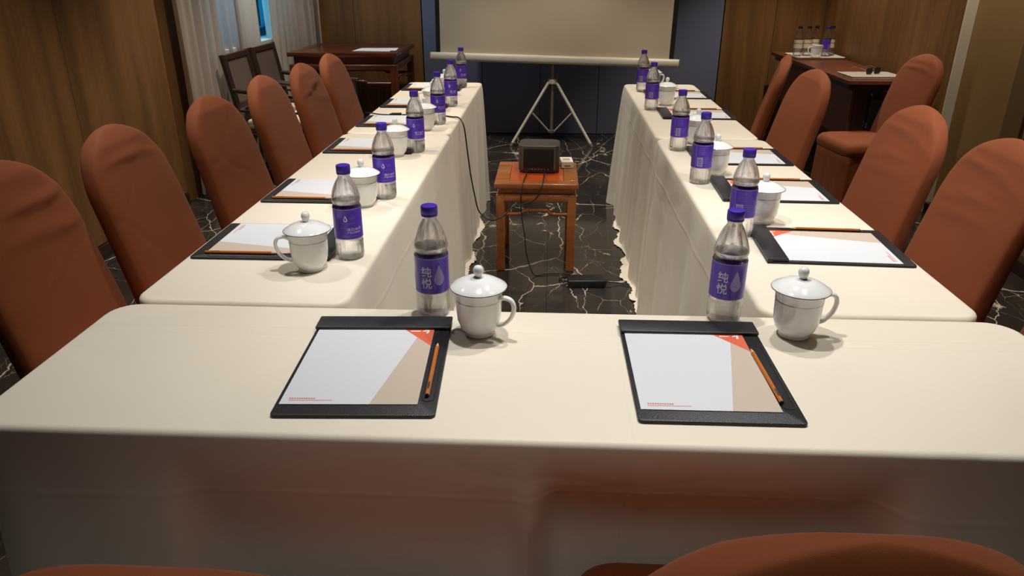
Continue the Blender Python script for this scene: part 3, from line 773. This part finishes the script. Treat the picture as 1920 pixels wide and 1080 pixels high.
# ------------------------------------------------------------------ lidded porcelain cups
def cup_body(t, lid=True):
    prof = [(0.0270, 0.0), (0.0285, 0.0015), (0.0275, 0.006), (0.0300, 0.0085), (0.0370, 0.018), (0.0415, 0.032), (0.0430, 0.050), (0.0438, 0.075), (0.0455, 0.0945),
            (0.0445, 0.0950), (0.0425, 0.090), (0.0405, 0.050), (0.0380, 0.028), (0.0300, 0.014), (0.010, 0.011)]
    MB().lathe(prof, 56).build('cup_body', 'porcelain', t, 50)
    MB().lathe([(0.0437, 0.0735), (0.04395, 0.0745), (0.0441, 0.0756)], 56, cap0=False, cap1=False).build('silver_band', 'silver_line', t, 60)
    path = bez([(0.0415, 0, 0.078), (0.054, 0, 0.0835), (0.068, 0, 0.080), (0.0735, 0, 0.066), (0.068, 0, 0.046), (0.054, 0, 0.030), (0.040, 0, 0.0255)], 6)
    rings = []
    for i, p in enumerate(path):
        tg = (path[min(i + 1, len(path) - 1)] - path[max(i - 1, 0)]).normalized(); a = Vector((0, 1, 0)); b_ = tg.cross(a)
        u = i / (len(path) - 1); rw = 0.0070 - 0.0015 * math.sin(PI * u); rt = 0.0042
        rings.append([p + a * rw * math.cos(2 * PI * j / 12) + b_ * rt * math.sin(2 * PI * j / 12) for j in range(12)])
    MB().rings(rings).build('handle', 'porcelain', t, 60)
def mk_cup():
    t = thing('lidded_cup', '', 'cup'); cup_body(t)
    prof = [(0.044, 0.0955), (0.0520, 0.0962), (0.0538, 0.0975), (0.0525, 0.0992), (0.0460, 0.1030), (0.0360, 0.1090), (0.0230, 0.1140), (0.0090, 0.1165)]
    lid = MB().lathe(prof, 56).build('lid', 'porcelain', t, 50)
    MB().lathe([(0.0541, 0.0968), (0.0543, 0.0975), (0.0536, 0.0984)], 56, cap0=False, cap1=False).build('silver_rim', 'silver_line', lid, 60)
    MB().lathe([(0.0065, 0.1150), (0.0062, 0.1185), (0.0085, 0.1230), (0.0100, 0.1290), (0.0090, 0.1350), (0.0060, 0.1385), (0.002, 0.1395)], 24).build('knob', 'porcelain', lid, 60)
    return t
cup = Maker(mk_cup)
gc = 'white lidded cups on the tables'
cup((-0.128, 1.268, ZC), R(-22), 'white lidded porcelain cup in front, right of the left foreground bottle', gc)
cup((0.476, 1.290, ZC), R(6), 'white lidded porcelain cup in front, right of the right foreground writing pad', gc)
for k, (x, y, a) in enumerate([(-0.552, 1.577, 195), (-0.548, 2.085, 140), (-0.575, 2.725, 150), (-0.545, 3.212, 150), (-0.585, 3.700, 170), (-0.590, 4.190, 175)]):
    cup((x, y, ZC), R(a), 'white lidded porcelain cup on the left row of tables, ' + (ordn[k] + (' from the camera' if 0 < k < 5 else ' of the row')), gc)
for k, (x, y, a) in enumerate([(0.590, 1.985, 75), (0.565, 2.500, 60), (0.590, 2.995, 60), (0.597, 3.915, 10), (0.591, 4.455, 20)]):
    cup((x, y, ZC), R(a), 'white lidded porcelain cup on the right row of tables, ' + (ordr[k] + (' from the camera' if 0 < k < 4 else ' of the row')), gc)

# ------------------------------------------------------------------ writing pads, note paper, pencils (local: x right, y away from the writer)
PW, PL = 0.260, 0.345
def mk_pad():
    t = thing('writing_pad', '', 'writing pad')
    MB().prism(rrect(-PW / 2, PW / 2, 0, PL - 0.002, 0.008, 4), 0.0, 0.0055, 0.0015).build('board', 'black_leather', t, 40)
    lp = rrect(0.1035, 0.1245, 0.040, 0.255, 0.009, 5)
    m = MB(); m.rings([[(x, y, 0.0055) for x, y in lp], [(x, y, 0.0064) for x, y in lp], [(x * 0 + 0.114 + (x - 0.114) * 0.86, 0.1475 + (y - 0.1475) * 0.985, 0.0064) for x, y in lp], [(0.114 + (x - 0.114) * 0.8, 0.1475 + (y - 0.1475) * 0.98, 0.0056) for x, y in lp]], False, False)
    m.build('pencil_groove', 'black_leather', t, 30)
    s = MB().prism(rrect(-PW / 2 - 0.001, PW / 2 + 0.001, PL - 0.050, PL, 0.003, 3), 0.0075, 0.0125, 0.0018).build('clip_strip', 'leather_strip', t, 40)
    MB().box((0, PL - 0.006, 0.0060), (PW, 0.012, 0.004), 0.0005).build('hinge', 'black_leather', t)
    return t
pad = Maker(mk_pad)
def mk_paper():
    t = thing('note_paper', '', 'paper')
    x0, x1, y0, y1 = -0.123, 0.099, 0.030, 0.326
    MB().box(((x0 + x1) / 2, (y0 + y1) / 2, 0.00635), (x1 - x0, y1 - y0, 0.0013)).build('sheet', 'paper', t)
    yv = PL - 0.050; Wd = x1 - x0; Lv = yv - y0
    P = lambda u, v: (x0 + u * Wd, yv - v * Lv)
    def flat(polys, z): 
        m = MB()
        for p in polys: m.add([(a, b_, z) for a, b_ in p], [tuple(range(len(p)))])
        return m
    flat([[P(.75, 0), P(1, .25), P(1, -.08), P(.67, -.08)]], 0.00708).build('orange_print', 'print_orange', t)
    flat([[P(.87, .12), P(.65, 1), P(1, 1), P(1, .25)]], 0.00706).build('beige_print', 'print_beige', t)
    q = []
    for k in range(11): q.append([P(.055 + .0175 * k, .945), P(.055 + .0175 * k + .013, .945), P(.055 + .0175 * k + .013, .930), P(.055 + .0175 * k, .930)])
    q.append([P(.055, .962), P(.37, .962), P(.37, .955), P(.055, .955)])
    flat(q, 0.00709).build('small_lettering', 'print_red', t)
    q = [[P(.80, .030), P(.885, .030), P(.885, .018), P(.80, .018)]]
    for a in ((.90, .93, .03, .018), (.915, .955, .018, .006)): q.append([P(a[0], a[2]), P(a[1], a[2]), P(a[1] + .012, a[3]), P(a[0] + .012, a[3])])
    q.append([P(.935, .058), P(.955, .058), P(.962, .014), P(.945, .014)])
    flat(q, 0.00712).build('emblem', 'print_white', t)
    return t
paper = Maker(mk_paper)
def mk_pencil():
    t = thing('pencil', '', 'pencil'); r = 0.0036
    hexr = lambda rr, y: [(rr * math.cos(PI / 3 * j + PI / 6), y, rr + 0 * j + rr * 0 + (rr * math.sin(PI / 3 * j + PI / 6)) + (r * 0.87 - rr)) for j in range(6)]
    def hx(rr, y): return [(rr * math.cos(PI / 3 * j), y, r * 0.87 + rr * math.sin(PI / 3 * j)) for j in range(6)]
    MB().rings([hx(r, 0.0), hx(r, 0.165)]).build('barrel', 'pencil_wood', t)
    MB().rings([hx(r * 0.98, 0.165), hx(0.0012, 0.179)]).build('sharpened_wood', 'pencil_tip', t)
    MB().rings([hx(0.0012, 0.179), hx(0.0003, 0.183)]).build('lead', 'graphite', t)
    MB().rings([hx(r * 0.98, -0.0015), hx(r * 1.02, 0.0)]).build('end_cap', 'graphite', t)
    MB().box((0, 0.026, r * 1.745), (0.0030, 0.022, 0.0003)).build('silver_stamp', 'silver_line', t)
    return t
pencil = Maker(mk_pencil)
def place_set(x, y, rz, who, pen_off=(0.112, 0.054), pen_rot=0.0):
    pad((x, y, ZC), rz, 'black leather writing pad ' + who, 'black writing pads')
    paper((x, y, ZC), rz, 'orange-cornered note paper on the pad ' + who, 'note papers')
    c_, s_ = math.cos(rz), math.sin(rz); ox, oy = pen_off
    pencil((x + c_ * ox - s_ * oy, y + s_ * ox + c_ * oy, ZC + 0.0064), rz + pen_rot, 'orange-brown pencil on the pad ' + who, 'pencils')
place_set(-0.300, 0.962, R(2.6), 'in the left foreground')
place_set(0.276, 0.972, R(0.5), 'in the right foreground', (0.1035, 0.055), R(1.0))
for k, y in enumerate([1.755, 2.227, 2.873, 3.390, 3.885, 4.460]):
    place_set(-0.868, y, R(-90 + (0.3, -.4, .3, 0, .5, 0)[k]), ('on the left row of tables, ' + (ordn[k] + (' from the camera' if 0 < k < 5 else ' of the row'))), (0.1045, 0.03))
for k, y in enumerate([1.783, 2.298, 2.762, 3.640, 4.240]):
    place_set(0.876, y, R(90 + (-2.5, -1.5, -.5, -1, 0)[k]), ('on the right row of tables, ' + (ordr[k] + (' from the camera' if 0 < k < 4 else ' of the row'))), (0.114, 0.055))

# ------------------------------------------------------------------ wooden stool with the projector
SX0, SX1, SY0, SY1, SZ = -0.262, 0.143, 3.425, 3.870, 0.455
st = thing('wooden_stool', 'reddish brown square wooden stool carrying the projector in the aisle', 'stool', ((SX0 + SX1) / 2, (SY0 + SY1) / 2, 0))
hx, hy = (SX1 - SX0) / 2, (SY1 - SY0) / 2
for sy in (-1, 1): MB().box((0, sy * (hy - 0.035), SZ - 0.014), (2 * hx, 0.07, 0.028), 0.006, 3).build('top_frame', 'stool_wood', st, 40)
for sx in (-1, 1): MB().box((sx * (hx - 0.035), 0, SZ - 0.014), (0.07, 2 * hy - 0.14, 0.0278), 0.005, 3).build('top_frame', 'stool_wood', st, 40)
MB().box((0, 0, SZ - 0.012), (2 * hx - 0.141, 2 * hy - 0.141, 0.020), 0.002).build('top_panel', 'stool_panel', st)
MB().box((0, 0, SZ - 0.042), (2 * hx - 0.05, 2 * hy - 0.05, 0.028), 0.004).build('waist', 'stool_wood', st)
ax, ay = hx - 0.008, hy - 0.008
for sy in (-1, 1): MB().box((0, sy * (ay - 0.016), SZ - 0.076), (2 * ax - 0.07, 0.032, 0.040), 0.010, 3).build('apron', 'stool_wood', st, 40)
for sx in (-1, 1): MB().box((sx * (ax - 0.016), 0, SZ - 0.076), (0.032, 2 * ay - 0.07, 0.040), 0.010, 3).build('apron', 'stool_wood', st, 40)
for sx in (-1, 1):
    for sy in (-1, 1):
        MB().box((sx * (ax - 0.021), sy * (ay - 0.021), (SZ - 0.056) / 2), (0.042, 0.042, SZ - 0.056), 0.008, 3).build('leg', 'stool_wood', st, 40)
def hump(sx, sy, ln, axis):
    P = []
    for u, dz in ((-1, 0), (-0.55, 0), (-0.42, 0.010), (-0.34, 0.018), (0, 0.019), (0.34, 0.018), (0.42, 0.010), (0.55, 0), (1, 0)):
        P.append((u * ln, sy, SZ - 0.158 + dz) if axis == 'x' else (sx, u * ln, SZ - 0.158 + dz))
    MB().tube(bez(P, 4), 0.0105, 10).build('stretcher', 'stool_wood', st, 60)
for s_ in (-1, 1):
    hump(0, s_ * (ay - 0.020), ax - 0.042, 'x'); hump(s_ * (ax - 0.020), 0, ay - 0.042, 'y')
for sx in (-1, 1): MB().box((sx * (ax - 0.021), 0, 0.105), (0.020, 2 * ay - 0.084, 0.022), 0.005).build('stretcher', 'stool_wood', st, 40)
pj = thing('projector', 'black portable projector standing on the reddish stool', 'projector', (-0.050, 3.715, SZ + 0.0005), R(-2))
o_ = rrect(-0.103, 0.103, -0.085, 0.085, 0.038, 8)
MB().rings([[(x * .96, y * .96, 0.004) for x, y in o_], [(x, y, 0.010) for x, y in o_], [(x, y, 0.128) for x, y in o_], [(x * .985, y * .985, 0.134) for x, y in o_], [(x * .95, y * .95, 0.1365) for x, y in o_]]).build('housing', 'projector_grey', pj, 40)
MB().box((0, 0, 0.002), (0.16, 0.13, 0.004)).build('foot', 'grille_black', pj)
MB().box((0.0, -0.0845, 0.075), (0.148, 0.004, 0.092), 0.0015).build('grille', 'grille_black', pj)
for sx in (-1, 1): MB().box((sx * 0.080, -0.0835, 0.070), (0.010, 0.005, 0.112), 0.002).build('side_rail', 'projector_side', pj)
MB().box((0.0, -0.0845, 0.020), (0.148, 0.004, 0.016), 0.001).build('port_panel', 'black_plastic', pj)
for k in range(7): MB().box((-0.048 + k * 0.016, -0.0868, 0.0195), (0.008, 0.0012, 0.0050 if k % 2 else 0.0035)).build('port', 'port_metal', pj)
for k in range(9): MB().box((0.0, -0.0870, 0.040 + k * 0.0092), (0.138, 0.0012, 0.0022)).build('grille_slat', 'black_plastic', pj)
bx = thing('card_box', 'small white box with gold marks beside the projector', 'box', (0.090, 3.790, SZ + 0.0005), R(4))
MB().box((0, 0, 0.0165), (0.062, 0.110, 0.033), 0.002).build('box_body', 'cardboard_white', bx)
for dy in (-0.008, 0.014): MB().box((-0.002, dy, 0.0333), (0.036, 0.009, 0.0006)).build('gold_mark', 'gold_print', bx)
MB().box((0.0, -0.0552, 0.012), (0.030, 0.0006, 0.008)).build('gold_mark', 'gold_print', bx)

# adapter and cables
ad = thing('power_adapter', 'black power adapter brick lying on the marble floor', 'adapter', (0.188, 3.275, 0.0005), R(4))
MB().box((0, 0, 0.019), (0.178, 0.082, 0.038), 0.005, 3).build('brick_case', 'black_plastic', ad, 40)
MB().box((0.092, 0, 0.016), (0.012, 0.026, 0.020), 0.002).build('inlet', 'grille_black', ad)
def cable(name, pts, r, label, grp='black cables'):
    return tag(MB().tube(bez(pts, 8), r, 8).build(name, 'cable_black', None, 80), label, 'cable', grp)
ze = ZC + 0.0035
cable('cable', [(-0.925, 3.60, 0.60), (-0.905, 3.585, 0.735), (-0.885, 3.570, ze + 0.004), (-0.82, 3.555, ze), (-0.765, 3.545, ze)], 0.003, 'thin black cable running over the outer edge of the left tables to a plug')
pl = thing('plug', 'small black cable connector lying on the left row of tables', 'connector', (-0.738, 3.545, ZC), R(8))
MB().box((0, 0, 0.006), (0.050, 0.026, 0.012), 0.002).build('plug_body', 'black_plastic', pl)
MB().box((-0.028, 0, 0.006), (0.010, 0.012, 0.008), 0.001).build('strain_relief', 'cable_black', pl)
cable('cable', [(-0.712, 3.548, ze), (-0.64, 3.56, ze), (-0.55, 3.555, ze), (-0.47, 3.51, ze), (-0.425, 3.46, ze + 0.003), (-0.399, 3.425, 0.722), (-0.385, 3.41, 0.62), (-0.370, 3.40, 0.50), (-0.352, 3.395, 0.40), (-0.335, 3.39, 0.330), (-0.300, 3.375, 0.298), (-0.262, 3.365, 0.290), (-0.215, 3.375, 0.310), (-0.165, 3.395, 0.352), (-0.115, 3.405, 0.362), (-0.062, 3.410, 0.385), (-0.035, 3.418, 0.440), (-0.026, 3.46, SZ + 0.012), (-0.022, 3.56, SZ + 0.012), (-0.020, 3.626, SZ + 0.019)], 0.0035, 'black cable draped from the left tables across to the front of the projector')
cable('cable', [(-0.105, 3.629, SZ + 0.019), (-0.112, 3.56, SZ + 0.008), (-0.122, 3.45, SZ + 0.006), (-0.128, 3.413, 0.430), (-0.132, 3.409, 0.36), (-0.125, 3.408, 0.28), (-0.112, 3.405, 0.20), (-0.105, 3.40, 0.12), (-0.085, 3.385, 0.05), (-0.06, 3.37, 0.006), (-0.01, 3.39, 0.006), (0.06, 3.40, 0.006), (0.115, 3.385, 0.006), (0.085, 3.355, 0.006), (0.06, 3.33, 0.006), (0.075, 3.29, 0.010), (0.098, 3.275, 0.016)], 0.003, 'black cable hanging from the projector down to the power adapter')
cable('cable', [(0.287, 3.28, 0.016), (0.315, 3.285, 0.012), (0.35, 3.29, 0.008), (0.40, 3.27, 0.006), (0.50, 3.24, 0.006)], 0.003, 'black cable running from the power adapter under the right tablecloth')

# ------------------------------------------------------------------ projection screen on its tripod
sc_ = thing('projection_screen', 'white tripod projection screen standing before the navy wall', 'screen', (0.015, 6.46, 0), R(-6))
RX = Matrix.Rotation(R(-0.0), 4, 'Y')
tl = Matrix.Translation((0, 0, 0.708)) @ Matrix.Rotation(R(0.75), 4, 'Y') @ Matrix.Translation((0, 0, -0.708))
m = MB(); rr = []
for i, x in enumerate((-1.035, -1.03, 1.03, 1.035)):
    s_ = 0.9 if i in (0, 3) else 1.0
    rr.append([tl @ Vector((x, -0.075 + 0.030 * s_ * math.copysign(abs(math.cos(2 * PI * j / 20)) ** 0.7, math.cos(2 * PI * j / 20)), 0.706 + 0.034 * s_ * math.copysign(abs(math.sin(2 * PI * j / 20)) ** 0.7, math.sin(2 * PI * j / 20)))) for j in range(20)])
m.rings(rr).build('roller_case', 'white_metal', sc_, 50)
for sx in (-1, 1): MB().box((sx * 1.041, -0.075, 0.706), (0.012, 0.058, 0.066), 0.004, 2, tl).build('end_cap', 'grey_metal', sc_)
MB().box((0, -0.075, 1.55), (1.905, 0.002, 1.64), 0, 2, tl).build('screen_sheet', 'screen_fabric', sc_)
for sx in (-1, 1): MB().box((sx * 0.972, -0.075, 1.55), (0.036, 0.0022, 1.64), 0, 2, tl).build('black_border', 'screen_black', sc_)
MB().box((0, -0.075, 2.385), (2.0, 0.03, 0.035), 0.006, 2, tl).build('top_bar', 'white_metal', sc_)
MB().tube([(0, 0, 0.085), (0, 0, 1.3)], 0.0135, 14).build('pole', 'grey_metal', sc_, 60)
MB().tube([(0, 0, 1.2), (0, 0, 2.36)], 0.010, 14).build('pole', 'grey_metal', sc_, 60)
MB().box((0, -0.037, 2.375), (0.03, 0.09, 0.03), 0.004).build('hook', 'grey_metal', sc_)
MB().box((0, -0.024, 0.708), (0.06, 0.046, 0.05), 0.006).build('bracket', 'grey_metal', sc_)
MB().lathe([(0.030, 0.500), (0.040, 0.505), (0.042, 0.520), (0.040, 0.540), (0.022, 0.548)], 20).build('collar', 'white_metal', sc_, 50)
MB().lathe([(0.022, 0.082), (0.028, 0.086), (0.028, 0.108), (0.020, 0.112)], 20).build('lower_collar', 'grey_metal', sc_, 50)
for a in (-153, -27, 90):
    d = Vector((math.cos(R(a + 6)), math.sin(R(a + 6)), 0)); rf = 0.385 if a != 90 else 0.33
    p0 = d * 0.034 + Vector((0, 0, 0.52)); p1 = d * rf + Vector((0, 0, 0.012))
    lg = MB().tube([p0, p1], 0.0125, 12).build('leg', 'white_metal', sc_, 60)
    MB().tube([p0.lerp(p1, 0.965), p1 - Vector((0, 0, 0.0115)) + d * 0.004], 0.0145, 12).build('rubber_foot', 'grey_metal', lg, 60)
    pm = p0.lerp(p1, 0.47)
    MB().tube([d * 0.024 + Vector((0, 0, 0.098)), pm], 0.007, 8).build('strut', 'white_metal', sc_, 60)

# ------------------------------------------------------------------ dark wooden desk in the left corner
dk = thing('wooden_desk', 'dark reddish wooden desk against the back wall in the left corner', 'desk', (-1.635, 6.31, 0))
DX, DY, DZ = 0.435, 0.395, 0.80
for sy in (-1, 1): MB().box((0, sy * (DY - 0.045), DZ - 0.016), (2 * DX, 0.09, 0.032), 0.005).build('top_frame', 'dark_wood', dk, 40)
for sx in (-1, 1): MB().box((sx * (DX - 0.045), 0, DZ - 0.016), (0.09, 2 * DY - 0.18, 0.0318), 0.004).build('top_frame', 'dark_wood', dk, 40)
MB().box((0, 0, DZ - 0.015), (2 * DX - 0.181, 2 * DY - 0.181, 0.026), 0.001).build('top_panel', 'dark_wood', dk)
for sy in (-1, 1):
    MB().box((0, sy * (DY - 0.045), DZ - 0.060), (2 * DX - 0.08, 0.020, 0.056), 0.004).build('waist', 'dark_wood', dk)
    MB().box((0, sy * (DY - 0.030), DZ - 0.113), (2 * DX - 0.10, 0.036, 0.046), 0.010, 3).build('apron', 'dark_wood', dk, 40)
    MB().tube(bez([(u * (DX - 0.055), sy * (DY - 0.030), DZ - 0.235 + dz) for u, dz in ((-1, 0), (-.5, 0), (-.40, .016), (.40, .016), (.5, 0), (1, 0))], 4), 0.013, 10).build('stretcher', 'dark_wood', dk, 60)
for sx in (-1, 1):
    MB().box((sx * (DX - 0.045), 0, DZ - 0.060), (0.020, 2 * DY - 0.12, 0.056), 0.004).build('waist', 'dark_wood', dk)
    MB().box((sx * (DX - 0.030), 0, DZ - 0.113), (0.036, 2 * DY - 0.10, 0.046), 0.010, 3).build('apron', 'dark_wood', dk, 40)
    MB().tube(bez([(sx * (DX - 0.030), u * (DY - 0.055), DZ - 0.235 + dz) for u, dz in ((-1, 0), (-.5, 0), (-.40, .016), (.40, .016), (.5, 0), (1, 0))], 4), 0.013, 10).build('stretcher', 'dark_wood', dk, 60)
    for sy in (-1, 1): MB().box((sx * (DX - 0.035), sy * (DY - 0.035), (DZ - 0.09) / 2), (0.056, 0.056, DZ - 0.09), 0.008, 3).build('leg', 'dark_wood', dk, 40)
pp = thing('paper_sheets', 'loose white paper sheets lying on the dark wooden desk', 'paper', (-1.42, 6.13, DZ + 0.0005), R(-4))
MB().box((0, 0, 0.0015), (0.30, 0.21, 0.003)).build('sheet', 'paper', pp)
MB().box((0.03, 0.02, 0.0042), (0.30, 0.21, 0.002), 0, 2, Matrix.Rotation(R(9), 4, 'Z')).build('sheet', 'paper', pp)

# ------------------------------------------------------------------ two cane armchairs by the curtains (local front = +Y)
def mk_arm():
    t = thing('armchair', '', 'armchair')
    W2, SD = 0.222, 0.275
    for sx in (-1, 1):
        MB().tube([(sx * W2, SD, 0.0), (sx * W2, SD, 0.60)], 0.016, 10).build('leg', 'chair_dark_wood', t, 60)
        MB().tube([(sx * W2, -SD, 0.0), (sx * W2, -SD, 0.42), (sx * W2, -SD - 0.03, 0.62), (sx * W2, -SD - 0.075, 0.88)], 0.016, 10).build('leg', 'chair_dark_wood', t, 60)
        MB().tube(bez([(sx * W2, -SD - 0.03, 0.655), (sx * (W2 + 0.01), -0.10, 0.635), (sx * (W2 + 0.012), 0.10, 0.615), (sx * W2, SD + 0.03, 0.605)], 6), 0.015, 10).build('armrest', 'chair_dark_wood', t, 60)
        MB().tube([(sx * W2, -SD, 0.36), (sx * W2, SD, 0.36)], 0.013, 8).build('side_rail', 'chair_dark_wood', t, 60)
        MB().tube([(sx * W2, -SD - 0.012, 0.52), (sx * W2, SD, 0.50)], 0.008, 8).build('side_rail', 'chair_dark_wood', t, 60)
        MB().tube([(sx * W2, -SD, 0.12), (sx * W2, SD, 0.12)], 0.009, 8).build('stretcher', 'chair_dark_wood', t, 60)
    MB().tube([(-W2, SD, 0.36), (W2, SD, 0.36)], 0.013, 8).build('front_rail', 'chair_dark_wood', t, 60)
    MB().tube([(-W2, -SD, 0.36), (W2, -SD, 0.36)], 0.013, 8).build('back_rail', 'chair_dark_wood', t, 60)
    a = math.atan2(0.062, 0.36)
    T = Matrix.Translation((0, -SD - 0.042, 0.70)) @ Matrix.Rotation(a * 0.95, 4, 'X')
    MB().box((0, 0, 0), (2 * W2 - 0.085, 0.010, 0.28), 0.003, 2, T).build('cane_panel', 'woven_cane', t)
    for sx in (-1, 1): MB().box((sx * (W2 - 0.032), 0, 0), (0.036, 0.022, 0.35), 0.005, 2, T).build('back_frame', 'chair_dark_wood', t)
    for dz in (-0.16, 0.16): MB().box((0, 0, dz), (2 * W2 - 0.02, 0.024, 0.040), 0.006, 2, T).build('back_frame', 'chair_dark_wood', t)
    MB().box((0, 0.005, 0.378), (2 * W2 - 0.02, 2 * SD - 0.01, 0.016), 0.003).build('seat_board', 'chair_dark_wood', t)
    MB().box((0, 0.012, 0.422), (2 * W2 - 0.044, 2 * SD - 0.02, 0.070), 0.026, 4).build('cushion', 'cushion_cream', t, 60)
    return t
armchair = Maker(mk_arm)
armchair((-1.815, 5.15, 0), R(-89), 'dark wooden cane-backed armchair with cream cushion, the nearer of the two by the curtain', 'cane armchairs')
armchair((-1.815, 5.655, 0), R(-91), 'dark wooden cane-backed armchair with cream cushion, the one nearer the dark desk', 'cane armchairs')

# ------------------------------------------------------------------ folding side table on the right with the things on it
fx0, fx1, fy0, fy1 = 1.885, 2.300, 4.90, 6.70
ft = thing('folding_table', 'long brown folding table with black steel frame along the right wall', 'table', ((fx0 + fx1) / 2, (fy0 + fy1) / 2, 0))
ex, ey = (fx1 - fx0) / 2, (fy1 - fy0) / 2
MB().box((0, 0, 0.736), (2 * ex, 2 * ey, 0.026), 0.003).build('tabletop', 'laminate', ft)
for sx in (-1, 1): MB().box((sx * (ex - 0.04), 0, 0.706), (0.030, 2 * ey - 0.10, 0.034), 0.003).build('frame_rail', 'steel_black', ft)
pts = [(v, z) for v, z in rrect(-ey + 0.10, ey - 0.12, 0.36, 0.69, 0.05, 5)]
m = MB(); m.rings([[(-ex + 0.075, y, z) for y, z in pts], [(-ex + 0.090, y, z) for y, z in pts]]); m.build('modesty_panel', 'laminate', ft, 30)
for sy in (-1, 1):
    MB().box((0, sy * (ey - 0.07), 0.385), (0.055, 0.060, 0.62), 0.006).build('leg', 'steel_black', ft)
    MB().box((0, sy * (ey - 0.07), 0.050), (0.40, 0.055, 0.036), 0.008).build('foot_bar', 'steel_black', ft)
    MB().box((0, sy * (ey - 0.07), 0.700), (0.34, 0.070, 0.030), 0.004).build('bracket_plate', 'steel_black', ft)
    for sx in (-1, 1): MB().lathe([(0.018, 0.0), (0.020, 0.006), (0.016, 0.032)], 14, (sx * 0.17, sy * (ey - 0.07), 0)).build('glide', 'steel_black', ft, 50)
for dz in (0.66, 0.47, 0.45): MB().tube([(-0.035, -ey + 0.035, dz), (-0.035, -ey + 0.040, dz)], 0.006, 10).build('screw', 'port_metal', ft, 40)
for dz in (0.66, 0.47, 0.45): MB().tube([(-0.0285, -ey + 0.10, dz), (-0.020, -ey + 0.10, dz)], 0.006, 10).build('screw', 'port_metal', ft, 40)
tz = 0.7495
tr = thing('serving_tray', 'white serving tray on the folding side table in the right corner', 'tray', (2.105, 6.27, tz), R(0))
MB().prism(rrect(-0.180, 0.180, -0.175, 0.175, 0.03, 5), 0.0, 0.006).build('tray_base', 'white_tray', tr, 40)
o_ = rrect(-0.18, 0.18, -0.175, 0.175, 0.03, 5); sc2 = lambda k, z: [(x * k, y * k, z) for x, y in o_]
MB().rings([sc2(1.0, 0.006), sc2(1.045, 0.016), sc2(1.025, 0.017), sc2(0.985, 0.0065)], False, False).build('tray_rim', 'white_tray', tr, 40)
tb = tz + 0.0065; gt = 'bottles on the tray'
bottle2((1.975, 6.30, tb), R(0), 'water bottle with cream and gold label on the tray, leftmost of its group', gt)
bottle2((2.055, 6.32, tb), R(40), 'water bottle with cream label on the tray, second from the left', gt)
bottle2((2.130, 6.375, tb), R(80), 'water bottle with cream label on the tray, directly behind the white mug', gt)
bottle((2.190, 6.29, tb), R(150), 'purple-labelled water bottle among cream-labelled ones on the corner tray', gt)
bottle2((2.250, 6.36, tb), R(120), 'water bottle with cream label on the tray, rightmost of its group', gt)
mg = thing('mug', 'white mug without lid on the tray before the small bottles', 'mug', (2.085, 6.18, tb), R(195)); cup_body(mg)
fd = thing('notebook', 'pale grey closed notebook lying near the end of the folding side table', 'notebook', (2.088, 5.09, tz), R(2))
MB().box((0, 0, 0.003), (0.335, 0.255, 0.004), 0.001).build('cover', 'folder_grey', fd)
MB().box((0.002, 0.0, 0.0095), (0.325, 0.247, 0.009)).build('pages', 'paper', fd)
MB().box((0, 0, 0.0155), (0.335, 0.255, 0.003), 0.001).build('cover', 'folder_grey', fd)
gs = thing('eyeglasses', 'dark-lensed eyeglasses with thin arms lying on the pale notebook', 'eyeglasses', (2.10, 5.09, tz + 0.0175), R(25))
for sx in (-1, 1):
    m = MB(); o_ = rrect(-0.026, 0.026, -0.020, 0.020, 0.014, 5)
    m.rings([[(sx * 0.034 + x * k, -0.006 * abs(x) / 0.026 + dy, 0.021 + z * k) for x, z in o_] for k, dy in ((1, 0.0), (1, 0.003))])
    m.build('lens', 'black_plastic', gs, 40)
    MB().tube(bez([(sx * 0.062, 0.002, 0.028), (sx * 0.066, 0.05, 0.036), (sx * 0.064, 0.10, 0.040), (sx * 0.060, 0.135, 0.022)], 6), 0.0013, 6).build('arm', 'gold_print', gs, 60)
MB().tube(bez([(-0.009, 0.001, 0.026), (0, -0.001, 0.030), (0.009, 0.001, 0.026)], 6), 0.0016, 6).build('bridge', 'gold_print', gs, 60)
